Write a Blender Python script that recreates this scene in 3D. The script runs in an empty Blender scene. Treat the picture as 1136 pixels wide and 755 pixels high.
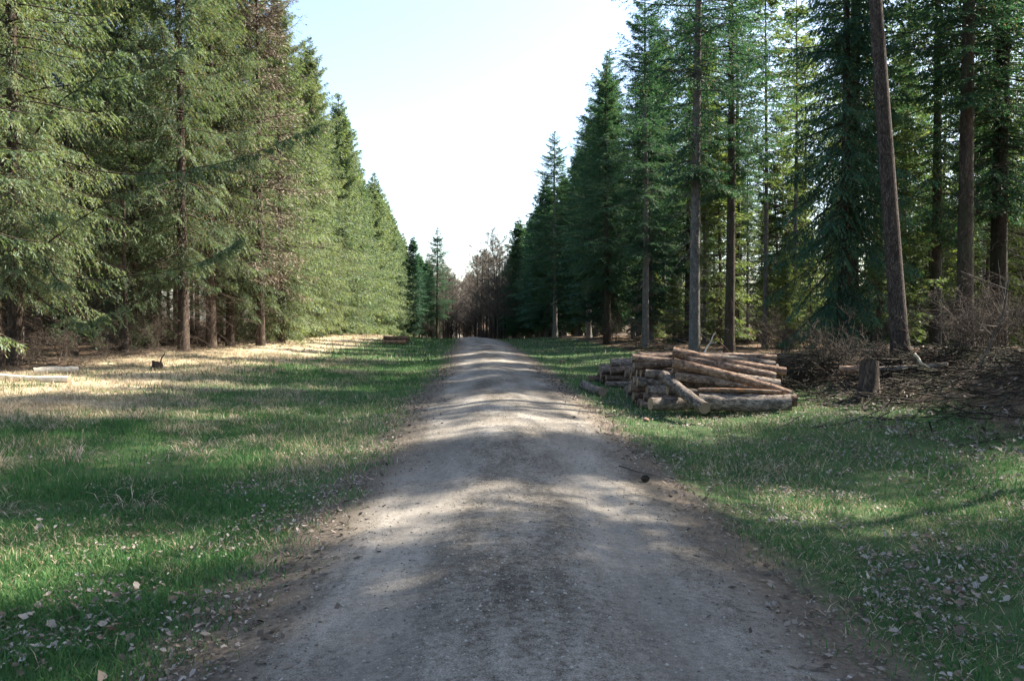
import bpy, math
import numpy as np
from mathutils import Vector, Matrix, Euler

R = math.radians
S = bpy.context.scene
COL = S.collection

# ------------------------------------------------------------------ camera
cam_d = bpy.data.cameras.new('camera')
cam_d.sensor_width = 36.0
cam_d.lens = 27.73
cam_d.clip_start = 0.05
cam_d.clip_end = 3000
cam = bpy.data.objects.new('camera', cam_d)
COL.objects.link(cam)
cam.location = (0, 0, 1.62)
cam.rotation_euler = (R(90 - 1.67), 0, 0)
S.camera = cam

# ------------------------------------------------------------------ sky, sun, exposure
SUN_AZ, SUN_EL = 68.0, 43.0          # azimuth clockwise from the view axis (+Y)
w = bpy.data.worlds.new('World')
S.world = w
w.use_nodes = True
nt = w.node_tree
nt.nodes.clear()
sky = nt.nodes.new('ShaderNodeTexSky')
sky.sky_type = 'NISHITA'
sky.sun_disc = False
sky.sun_elevation = R(SUN_EL)
sky.sun_rotation = R(SUN_AZ)
sky.air_density = 1.0
sky.dust_density = 1.6
sky.ozone_density = 1.0
bg = nt.nodes.new('ShaderNodeBackground')
bg.inputs['Strength'].default_value = 0.11
wo = nt.nodes.new('ShaderNodeOutputWorld')
nt.links.new(sky.outputs[0], bg.inputs[0])
nt.links.new(bg.outputs[0], wo.inputs[0])
sl = bpy.data.lights.new('sun', 'SUN')
sl.energy = 5.0
sl.angle = R(0.55)
sl.color = (1.0, 0.93, 0.82)
sun = bpy.data.objects.new('sun', sl)
COL.objects.link(sun)
sv = Vector((math.sin(R(SUN_AZ)) * math.cos(R(SUN_EL)), math.cos(R(SUN_AZ)) * math.cos(R(SUN_EL)), math.sin(R(SUN_EL))))
sun.rotation_euler = sv.to_track_quat('Z', 'Y').to_euler()
sun.location = (30, 30, 60)
S.view_settings.view_transform = 'Standard'
S.view_settings.look = 'None'
S.view_settings.gamma = 1.0
S.view_settings.use_curve_mapping = False
S.view_settings.exposure = 1.95
S.render.engine = 'CYCLES'
S.cycles.max_bounces = 8
S.cycles.diffuse_bounces = 4
S.cycles.transmission_bounces = 4
S.cycles.transparent_max_bounces = 4
S.cycles.use_denoising = True

# ------------------------------------------------------------------ helpers: noise, meshes
_T = np.random.default_rng(7).random((256, 256))
def vn(x, y, s=0.0):
    x = np.asarray(x, float) + s * 17.31; y = np.asarray(y, float) + s * 9.77
    xi = np.floor(x).astype(int); yi = np.floor(y).astype(int)
    fx = x - xi; fy = y - yi
    fx = fx * fx * (3 - 2 * fx); fy = fy * fy * (3 - 2 * fy)
    a = _T[xi % 256, yi % 256]; b = _T[(xi + 1) % 256, yi % 256]
    c = _T[xi % 256, (yi + 1) % 256]; d = _T[(xi + 1) % 256, (yi + 1) % 256]
    return (a * (1 - fx) + b * fx) * (1 - fy) + (c * (1 - fx) + d * fx) * fy
def fbm(x, y, s=0.0):
    return (vn(x, y, s) + .5 * vn(2.1 * x, 2.1 * y, s + 1) + .25 * vn(4.3 * x, 4.3 * y, s + 2)) / 1.75
def sst(a, b, x):
    t = np.clip((np.asarray(x, float) - a) / (b - a), 0, 1)
    return t * t * (3 - 2 * t)
def nrm(v):
    return v / np.maximum(np.linalg.norm(v, axis=-1, keepdims=True), 1e-9)

def mk_mesh(name, V, tris=None, quads=None, mat=None, attrs=None, smooth=False):
    V = np.ascontiguousarray(V, dtype=np.float32).reshape(-1, 3)
    me = bpy.data.meshes.new(name)
    me.vertices.add(len(V)); me.vertices.foreach_set('co', V.ravel())
    idx = []; tot = []
    if tris is not None and len(tris):
        idx.append(np.asarray(tris, np.int32).ravel()); tot.append(np.full(len(tris), 3, np.int32))
    if quads is not None and len(quads):
        idx.append(np.asarray(quads, np.int32).ravel()); tot.append(np.full(len(quads), 4, np.int32))
    idx = np.concatenate(idx); tot = np.concatenate(tot)
    st = np.concatenate([[0], np.cumsum(tot)[:-1]]).astype(np.int32)
    me.loops.add(len(idx)); me.loops.foreach_set('vertex_index', idx)
    me.polygons.add(len(tot)); me.polygons.foreach_set('loop_start', st); me.polygons.foreach_set('loop_total', tot)
    if smooth: me.polygons.foreach_set('use_smooth', np.ones(len(tot), bool))
    for k, a in (attrs or {}).items():
        a = np.asarray(a, np.float32)
        if a.ndim == 1:
            at = me.attributes.new(k, 'FLOAT', 'POINT'); at.data.foreach_set('value', a)
        else:
            at = me.attributes.new(k, 'FLOAT_COLOR', 'POINT')
            at.data.foreach_set('color', np.concatenate([a, np.ones((len(a), 1), np.float32)], 1).ravel())
    me.update(calc_edges=True)
    if mat: me.materials.append(mat)
    return me
def obj(name, me, parent=None):
    o = bpy.data.objects.new(name, me); COL.objects.link(o)
    if parent: o.parent = parent
    return o
def tag(o, label=None, cat=None, group=None, kind=None):
    if label: o['label'] = label
    if cat: o['category'] = cat
    if group: o['group'] = group
    if kind: o['kind'] = kind
    return o
def empty(name, loc, rz=0.0, sc=1.0):
    e = bpy.data.objects.new(name, None); COL.objects.link(e)
    e.location = loc; e.rotation_euler = (0, 0, rz); e.scale = (sc, sc, sc) if not hasattr(sc, '__len__') else sc
    e.empty_display_size = .2
    return e

def tubes(P, r, m=4, cap=False):
    """P (N,K,3) polylines, r (N,K) radii -> verts, quads"""
    N, K, _ = P.shape
    T = np.empty_like(P)
    T[:, 1:-1] = P[:, 2:] - P[:, :-2]; T[:, 0] = P[:, 1] - P[:, 0]; T[:, -1] = P[:, -1] - P[:, -2]
    T = nrm(T)
    ref = np.where(np.abs(T[:, :1, 2:3]) > .8, np.array([1., 0, 0]), np.array([0, 0, 1.]))
    A = nrm(np.cross(T, np.broadcast_to(ref, T.shape))); B = np.cross(T, A)
    an = np.arange(m) * 2 * np.pi / m
    V = P[:, :, None, :] + r[:, :, None, None] * (np.cos(an)[None, None, :, None] * A[:, :, None, :] + np.sin(an)[None, None, :, None] * B[:, :, None, :])
    base = (np.arange(N) * K * m)[:, None, None] + (np.arange(K - 1) * m)[None, :, None]
    j = np.arange(m); j2 = (j + 1) % m
    q = np.stack([base + j, base + j2, base + m + j2, base + m + j], -1).reshape(-1, 4)
    return V.reshape(-1, 3), q
class Bag:
    def __init__(s): s.V = []; s.t = []; s.q = []; s.n = 0; s.a = []
    def add(s, V, t=None, q=None, a=None):
        V = V.reshape(-1, 3)
        if t is not None: s.t.append(np.asarray(t) + s.n)
        if q is not None: s.q.append(np.asarray(q) + s.n)
        s.V.append(V); s.n += len(V)
        if a is not None: s.a.append(np.asarray(a))
    def mesh(s, name, mat, smooth=False, attr='tint'):
        return mk_mesh(name, np.concatenate(s.V), np.concatenate(s.t) if s.t else None, np.concatenate(s.q) if s.q else None,
                       mat, {attr: np.concatenate(s.a)} if s.a else None, smooth)

# ------------------------------------------------------------------ materials
def new_mat(name):
    m = bpy.data.materials.new(name); m.use_nodes = True
    n = m.node_tree.nodes; n.clear()
    return m, n, m.node_tree.links
def ramp(n, stops, interp='LINEAR'):
    r = n.new('ShaderNodeValToRGB'); e = r.color_ramp.elements; r.color_ramp.interpolation = interp
    while len(e) < len(stops): e.new(.5)
    for i, (p, c) in enumerate(stops):
        e[i].position = p; e[i].color = (*c, 1)
    return r
def noise(n, l, scale, detail=6, rough=.6, vec=None, dist=0):
    x = n.new('ShaderNodeTexNoise'); x.inputs['Scale'].default_value = scale
    x.inputs['Detail'].default_value = detail; x.inputs['Roughness'].default_value = rough; x.inputs['Distortion'].default_value = dist
    if vec is not None: l.new(vec, x.inputs['Vector'])
    return x
def mixc(n, l, f, a, b, mode='MIX'):
    x = n.new('ShaderNodeMix'); x.data_type = 'RGBA'; x.blend_type = mode
    for s, v in ((x.inputs[0], f), (x.inputs[6], a), (x.inputs[7], b)):
        if isinstance(v, (int, float)): s.default_value = v
        elif isinstance(v, tuple): s.default_value = (*v, 1)
        else: l.new(v, s)
    return x.outputs[2]
def math_(n, l, op, a, b=0.0, clamp=False):
    x = n.new('ShaderNodeMath'); x.operation = op; x.use_clamp = clamp
    for s, v in ((x.inputs[0], a), (x.inputs[1], b)):
        if isinstance(v, (int, float)): s.default_value = v
        else: l.new(v, s)
    return x.outputs[0]
def attr(n, name, out='Fac'):
    a = n.new('ShaderNodeAttribute'); a.attribute_name = name
    return a.outputs[out]

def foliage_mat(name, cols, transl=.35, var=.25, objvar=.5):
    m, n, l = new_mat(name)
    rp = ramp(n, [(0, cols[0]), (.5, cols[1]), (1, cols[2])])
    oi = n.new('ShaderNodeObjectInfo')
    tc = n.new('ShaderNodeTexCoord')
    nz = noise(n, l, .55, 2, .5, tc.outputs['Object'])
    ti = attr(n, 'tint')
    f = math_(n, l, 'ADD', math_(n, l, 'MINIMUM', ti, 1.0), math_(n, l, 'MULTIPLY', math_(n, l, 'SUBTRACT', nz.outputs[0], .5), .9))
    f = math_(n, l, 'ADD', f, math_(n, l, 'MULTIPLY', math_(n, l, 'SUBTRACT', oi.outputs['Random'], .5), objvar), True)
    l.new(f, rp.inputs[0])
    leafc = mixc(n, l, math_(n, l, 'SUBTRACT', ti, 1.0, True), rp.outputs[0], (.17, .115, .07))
    d = n.new('ShaderNodeBsdfPrincipled'); d.inputs['Roughness'].default_value = .55; d.inputs['Specular IOR Level'].default_value = .25
    t = n.new('ShaderNodeBsdfTranslucent')
    l.new(leafc, d.inputs['Base Color'])
    tcol = mixc(n, l, 1.0, leafc, (1.25, 1.3, .6), 'MULTIPLY')
    l.new(tcol, t.inputs[0])
    mx = n.new('ShaderNodeMixShader'); mx.inputs[0].default_value = transl
    l.new(d.outputs[0], mx.inputs[1]); l.new(t.outputs[0], mx.inputs[2])
    o = n.new('ShaderNodeOutputMaterial'); l.new(mx.outputs[0], o.inputs[0])
    return m
def bark_mat(name, c0, c1, c2, scale=9, bump=.5, moss=None, stretch=.25):
    m, n, l = new_mat(name)
    tc = n.new('ShaderNodeTexCoord'); mp = n.new('ShaderNodeMapping'); mp.inputs['Scale'].default_value = (1, 1, stretch)
    l.new(tc.outputs['Object'], mp.inputs[0])
    a = noise(n, l, scale, 8, .65, mp.outputs[0], .4); b = noise(n, l, scale * 3.5, 6, .7, mp.outputs[0])
    big = noise(n, l, 1.3, 3, .5, tc.outputs['Object'])
    rp = ramp(n, [(.3, c0), (.5, c1), (.72, c2)]); l.new(a.outputs[0], rp.inputs[0])
    c = mixc(n, l, math_(n, l, 'MULTIPLY', b.outputs[0], .55), rp.outputs[0], c0)
    vo = n.new('ShaderNodeTexVoronoi'); vo.feature = 'DISTANCE_TO_EDGE'; vo.inputs['Scale'].default_value = scale * 2.2
    wv = n.new('ShaderNodeVectorMath'); wv.operation = 'ADD'; l.new(mp.outputs[0], wv.inputs[0]); l.new(math_(n, l, 'MULTIPLY', b.outputs[0], .06), wv.inputs[1]); l.new(wv.outputs[0], vo.inputs['Vector'])
    crack = math_(n, l, 'SUBTRACT', 1.0, math_(n, l, 'MULTIPLY', vo.outputs['Distance'], 9.0), True)
    c = mixc(n, l, math_(n, l, 'MULTIPLY', crack, .75), c, tuple(k * .45 for k in c0))
    if moss:
        c = mixc(n, l, math_(n, l, 'MULTIPLY', math_(n, l, 'SUBTRACT', big.outputs[0], .45), 3.0, True), c, moss)
    oi = n.new('ShaderNodeObjectInfo')
    hv = n.new('ShaderNodeHueSaturation'); l.new(c, hv.inputs['Color'])
    l.new(math_(n, l, 'ADD', math_(n, l, 'MULTIPLY', oi.outputs['Random'], .5), .75), hv.inputs['Value'])
    p = n.new('ShaderNodeBsdfPrincipled'); p.inputs['Roughness'].default_value = .9; p.inputs['Specular IOR Level'].default_value = .15
    l.new(hv.outputs[0], p.inputs['Base Color'])
    bp = n.new('ShaderNodeBump'); bp.inputs['Strength'].default_value = bump; bp.inputs['Distance'].default_value = .03
    l.new(math_(n, l, 'SUBTRACT', a.outputs[0], math_(n, l, 'MULTIPLY', crack, .5)), bp.inputs['Height']); l.new(bp.outputs[0], p.inputs['Normal'])
    o = n.new('ShaderNodeOutputMaterial'); l.new(p.outputs[0], o.inputs[0])
    return m
def vcol_mat(name, transl=.0, rough=.8, mul=1.0):
    m, n, l = new_mat(name)
    c = attr(n, 'col', 'Color')
    p = n.new('ShaderNodeBsdfPrincipled'); p.inputs['Roughness'].default_value = rough; p.inputs['Specular IOR Level'].default_value = .2
    l.new(c, p.inputs['Base Color'])
    o = n.new('ShaderNodeOutputMaterial')
    if transl:
        t = n.new('ShaderNodeBsdfTranslucent'); l.new(c, t.inputs[0])
        mx = n.new('ShaderNodeMixShader'); mx.inputs[0].default_value = transl
        l.new(p.outputs[0], mx.inputs[1]); l.new(t.outputs[0], mx.inputs[2]); l.new(mx.outputs[0], o.inputs[0])
    else: l.new(p.outputs[0], o.inputs[0])
    return m

M = {}
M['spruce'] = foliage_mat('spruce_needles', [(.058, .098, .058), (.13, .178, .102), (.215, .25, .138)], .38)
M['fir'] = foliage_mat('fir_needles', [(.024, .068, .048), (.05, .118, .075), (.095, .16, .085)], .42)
M['fir_sun'] = foliage_mat('sunlit_fir_needles', [(.065, .11, .045), (.13, .18, .068), (.2, .24, .09)], .48)  # lighter copy of fir, sunlight deep in the right wood put into its greens
M['larch'] = foliage_mat('larch_twigs', [(.13, .098, .068), (.20, .155, .11), (.27, .215, .155)], .0)
M['bare'] = foliage_mat('bare_twig_mass', [(.105, .082, .058), (.155, .122, .09), (.21, .17, .128)], .0)
M['twig'] = bark_mat('bare_twig', (.045, .036, .028), (.092, .073, .056), (.155, .125, .098), 12, .2)
M['bark_spruce'] = bark_mat('spruce_bark', (.045, .035, .028), (.115, .085, .065), (.20, .155, .12), 9, .8)
M['bark_pale'] = bark_mat('pale_fir_bark', (.09, .085, .075), (.19, .175, .155), (.30, .28, .245), 7, .6, stretch=.5)
M['bark_pine'] = bark_mat('pine_bark', (.036, .029, .024), (.088, .068, .055), (.155, .122, .10), 13, 1.0, stretch=.3)
M['bark_dark'] = bark_mat('dark_bark', (.03, .024, .018), (.07, .055, .042), (.13, .105, .08), 10, .7, (.05, .06, .03))

# ------------------------------------------------------------------ terrain
YAW = R(4.0)                     # the ride runs 4 degrees left of the view axis
cA, sA = math.cos(YAW), math.sin(YAW)
def uv2xy(u, v): return u * cA - v * sA, u * sA + v * cA
def xy2uv(x, y): return x * cA + y * sA, -x * sA + y * cA
def track_c(v):
    return np.interp(v, [-30, 0, 3.5, 9.5, 18, 29, 50, 75, 110, 160, 260, 700], [-.9, .15, .3, .6, .88, 1.25, 1.55, 1.55, 1.2, .7, -.5, -6])
HW = 1.45
def track_edge(v, side):
    s = 3.0 if side > 0 else 11.0
    return HW + .35 * (fbm(v * .35, s, s) - .5) + .30 * (fbm(v * 2.2, s + 5, s) - .5) + (.16 if side > 0 else 0)
def gz(x, y):
    x = np.asarray(x, float); y = np.asarray(y, float)
    u, v = xy2uv(x, y)
    d = u - track_c(v)
    base = -3.4 * sst(45, 190, v) - .0 * v
    camb = .15 * np.exp(-(d / 1.35) ** 2) - .02 * np.exp(-((np.abs(d) - .72) / .26) ** 2) * (v < 120)
    camb = camb + .035 * (fbm(v * .22, 3.3, 4) - .5) * np.exp(-(d / 2) ** 2)
    left = .34 * sst(3.5, 10.5, -d) * sst(200, 60, v)
    bank = .85 * sst(6.0, 9.6, d + 1.2 * (fbm(v * .18, 1.5, 8) - .5)) * sst(4, 9, v) * (1 - .75 * sst(18, 30, v))
    dip = -.14 * np.exp(-((d - 3.2) / 1.6) ** 2) - .07 * np.exp(-((d + 2.6) / 1.3) ** 2)
    off = sst(1.2, 2.6, np.abs(d))
    rough = off * (.10 * (fbm(x * .55, y * .55, 1) - .5) + .05 * (fbm(x * 2.3, y * 2.3, 2) - .5))
    rough = rough + sst(6, 8, np.abs(d)) * (.22 * (fbm(x * .5, y * .5, 6) - .5) + .12 * (fbm(x * 1.7, y * 1.7, 9) - .5))
    return base + camb + left + bank + dip + rough

def straw_f(x, y, d, v):
    return sst(5.2, 8.0, -d + 2.4 * (fbm(x * .35, y * .35, 3) - .5)) * (.35 + .65 * sst(8, 14, v)) * sst(130, 80, v)

def grow(a, b, s, k):
    out = [a]
    while out[-1] < b: out.append(out[-1] + s); s *= k
    return out
ul = np.arange(-13, 13.01, .22)
ul = np.concatenate([-np.array(grow(13.3, 900, .5, 1.2))[::-1], ul, np.array(grow(13.3, 900, .5, 1.2))])
vl = np.concatenate([-np.array(grow(.6, 700, .6, 1.3))[::-1], np.arange(0, 30, .22), np.arange(30, 80, .6), np.array(grow(80, 1200, 1.5, 1.13))])
U, Vv = np.meshgrid(ul, vl)
X, Y = uv2xy(U, Vv)
Z = gz(X, Y)
nu, nv = len(ul), len(vl)
ii = (np.arange(nv - 1)[:, None] * nu + np.arange(nu - 1)[None, :])
quads = np.stack([ii, ii + 1, ii + nu + 1, ii + nu], -1).reshape(-1, 4)
Dd = U - track_c(Vv)
dirt = np.clip(1 - (np.abs(Dd) - HW) / .75, 0, 1)
straw = straw_f(X, Y, Dd, Vv)
duff = np.clip(np.maximum(np.maximum(sst(10.0, 12.0, -Dd), sst(100, 140, Vv)), sst(6.0, 8.2, Dd + 1.5 * (fbm(X * .4, Y * .4, 5) - .5))), 0, 1)

def ground_mat():
    m, n, l = new_mat('forest_ground')
    tc = n.new('ShaderNodeTexCoord'); P = tc.outputs['Object']
    n1 = noise(n, l, .8, 8, .62, P); n2 = noise(n, l, 6, 8, .7, P); n3 = noise(n, l, 38, 4, .7, P)
    turf = ramp(n, [(.3, (.022, .050, .018)), (.48, (.04, .078, .026)), (.60, (.085, .088, .042)), (.78, (.14, .115, .07))])
    l.new(math_(n, l, 'ADD', math_(n, l, 'MULTIPLY', n2.outputs[0], .5), math_(n, l, 'MULTIPLY', noise(n, l, 55, 5, .8, P).outputs[0], .5)), turf.inputs[0])
    soil = ramp(n, [(.3, (.06, .047, .034)), (.55, (.12, .095, .07)), (.75, (.21, .17, .125))]); l.new(n3.outputs[0], soil.inputs[0])
    strw = ramp(n, [(.3, (.20, .15, .09)), (.5, (.36, .285, .18)), (.72, (.52, .43, .30))]); l.new(n2.outputs[0], strw.inputs[0])
    duffc = ramp(n, [(.3, (.045, .03, .02)), (.5, (.10, .067, .043)), (.72, (.19, .135, .09))]); l.new(n2.outputs[0], duffc.inputs[0])
    def msk(name, k=2.2, amt=1.0):
        a = math_(n, l, 'ADD', attr(n, name), math_(n, l, 'MULTIPLY', math_(n, l, 'SUBTRACT', n1.outputs[0], .5), amt))
        a = math_(n, l, 'ADD', a, math_(n, l, 'MULTIPLY', math_(n, l, 'SUBTRACT', n2.outputs[0], .5), .6))
        return math_(n, l, 'ADD', math_(n, l, 'MULTIPLY', math_(n, l, 'SUBTRACT', a, .5), k), .5, True)
    c = mixc(n, l, msk('straw'), turf.outputs[0], strw.outputs[0])
    c = mixc(n, l, msk('duff'), c, duffc.outputs[0])
    c = mixc(n, l, msk('dirt'), c, soil.outputs[0])
    p = n.new('ShaderNodeBsdfPrincipled'); p.inputs['Roughness'].default_value = .95; p.inputs['Specular IOR Level'].default_value = .1
    l.new(c, p.inputs['Base Color'])
    bp = n.new('ShaderNodeBump'); bp.inputs['Strength'].default_value = .8; bp.inputs['Distance'].default_value = .04
    l.new(n2.outputs[0], bp.inputs['Height']); l.new(bp.outputs[0], p.inputs['Normal'])
    o = n.new('ShaderNodeOutputMaterial'); l.new(p.outputs[0], o.inputs[0])
    return m
M['ground'] = ground_mat()
ground = obj('ground', mk_mesh('ground', np.stack([X, Y, Z], -1), None, quads, M['ground'],
             {'dirt': dirt.ravel(), 'straw': straw.ravel(), 'duff': duff.ravel()}, True))
tag(ground, 'grassy forest floor either side of the gravel track', kind='structure')

def track_mat():
    m, n, l = new_mat('gravel_track')
    tc = n.new('ShaderNodeTexCoord'); P = tc.outputs['Object']
    mp = n.new('ShaderNodeMapping'); mp.inputs['Scale'].default_value = (1, .3, 1); mp.inputs['Rotation'].default_value = (0, 0, -YAW)
    l.new(P, mp.inputs[0])
    a = noise(n, l, 1.6, 6, .65, mp.outputs[0]); b = noise(n, l, 22, 6, .75, P); c3 = noise(n, l, 130, 3, .8, P)
    vor = n.new('ShaderNodeTexVoronoi'); vor.inputs['Scale'].default_value = 75; l.new(P, vor.inputs['Vector'])
    rp = ramp(n, [(.40, (.055, .046, .036)), (.47, (.142, .123, .098)), (.53, (.218, .193, .158)), (.63, (.37, .335, .285))])
    f = math_(n, l, 'ADD', math_(n, l, 'MULTIPLY', b.outputs[0], .45), math_(n, l, 'MULTIPLY', c3.outputs[0], .55))
    f = math_(n, l, 'ADD', f, math_(n, l, 'MULTIPLY', math_(n, l, 'SUBTRACT', a.outputs[0], .5), .55))
    l.new(f, rp.inputs[0])
    wear = attr(n, 'wear')
    c = mixc(n, l, math_(n, l, 'MULTIPLY', wear, .38), rp.outputs[0], (.265, .238, .20))
    spk = ramp(n, [(.0, (1.5, 1.45, 1.4)), (.16, (1, 1, 1)), (.6, (.86, .85, .84))]); l.new(vor.outputs['Distance'], spk.inputs[0])
    c = mixc(n, l, .5, c, spk.outputs[0], 'MULTIPLY')
    esoil = ramp(n, [(.3, (.07, .055, .04)), (.55, (.135, .108, .08)), (.75, (.22, .18, .135))]); nz3 = noise(n, l, 38, 4, .7, P); l.new(nz3.outputs[0], esoil.inputs[0])
    edge = math_(n, l, 'ADD', attr(n, 'edge'), math_(n, l, 'MULTIPLY', math_(n, l, 'SUBTRACT', b.outputs[0], .5), 1.1), True)
    c = mixc(n, l, math_(n, l, 'MULTIPLY', edge, .95), c, esoil.outputs[0])
    p = n.new('ShaderNodeBsdfPrincipled'); p.inputs['Roughness'].default_value = .95; p.inputs['Specular IOR Level'].default_value = .1
    l.new(c, p.inputs['Base Color'])
    bp = n.new('ShaderNodeBump'); bp.inputs['Strength'].default_value = .7; bp.inputs['Distance'].default_value = .02
    l.new(f, bp.inputs['Height']); l.new(bp.outputs[0], p.inputs['Normal'])
    o = n.new('ShaderNodeOutputMaterial'); l.new(p.outputs[0], o.inputs[0])
    return m
M['track'] = track_mat()
tv = np.concatenate([np.arange(-6, 14, .12), np.arange(14, 40, .3), np.arange(40, 260, 1.5)])
ncol = 27
tt = np.linspace(-1, 1, ncol)
eL, eR = track_edge(tv, -1), track_edge(tv, 1)
dd = np.where(tt[None, :] < 0, tt[None, :] * eL[:, None], tt[None, :] * eR[:, None])
TU = track_c(tv)[:, None] + dd; TV = np.broadcast_to(tv[:, None], TU.shape)
TX, TY = uv2xy(TU, TV)
TZ = gz(TX, TY) + .014 - .012 * np.abs(tt[None, :]) ** 6
ii = (np.arange(len(tv) - 1)[:, None] * ncol + np.arange(ncol - 1)[None, :])
tq = np.stack([ii, ii + 1, ii + ncol + 1, ii + ncol], -1).reshape(-1, 4)
wear = np.exp(-((np.abs(dd) - .72) / .28) ** 2)
track = obj('track', mk_mesh('track', np.stack([TX, TY, TZ], -1), None, tq, M['track'],
            {'wear': wear.ravel(), 'edge': (sst(.66, .98, np.abs(tt))[None, :] * np.ones((len(tv), 1))).ravel()}, True))
tag(track, 'grey gravel forest track running straight into the distance', kind='structure')

# ------------------------------------------------------------------ tree generators
def trunk_bag(bag, rng, H, r0, bend=.15, m=10, K=16, rtop=.012, lean=(0, 0), flare=1.35, zb=-.3):
    t = np.linspace(0, 1, K) ** 1.25
    z = zb + (H - zb) * t
    ph = rng.random(2) * 6.28
    x = bend * np.sin(t * 4 + ph[0]) * t + lean[0] * t; y = bend * np.sin(t * 3.3 + ph[1]) * t + lean[1] * t
    r = r0 * ((1 - t) ** .85) + rtop; r = r * (1 + (flare - 1) * np.exp(-(z - zb) / .45))
    V, q = tubes(np.stack([x, y, z], -1)[None], r[None], m)
    V = V + .0
    bag.add(V, q=q)
    return lambda h: (np.interp(h, z, x), np.interp(h, z, y), np.interp(h, z, r))

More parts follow.
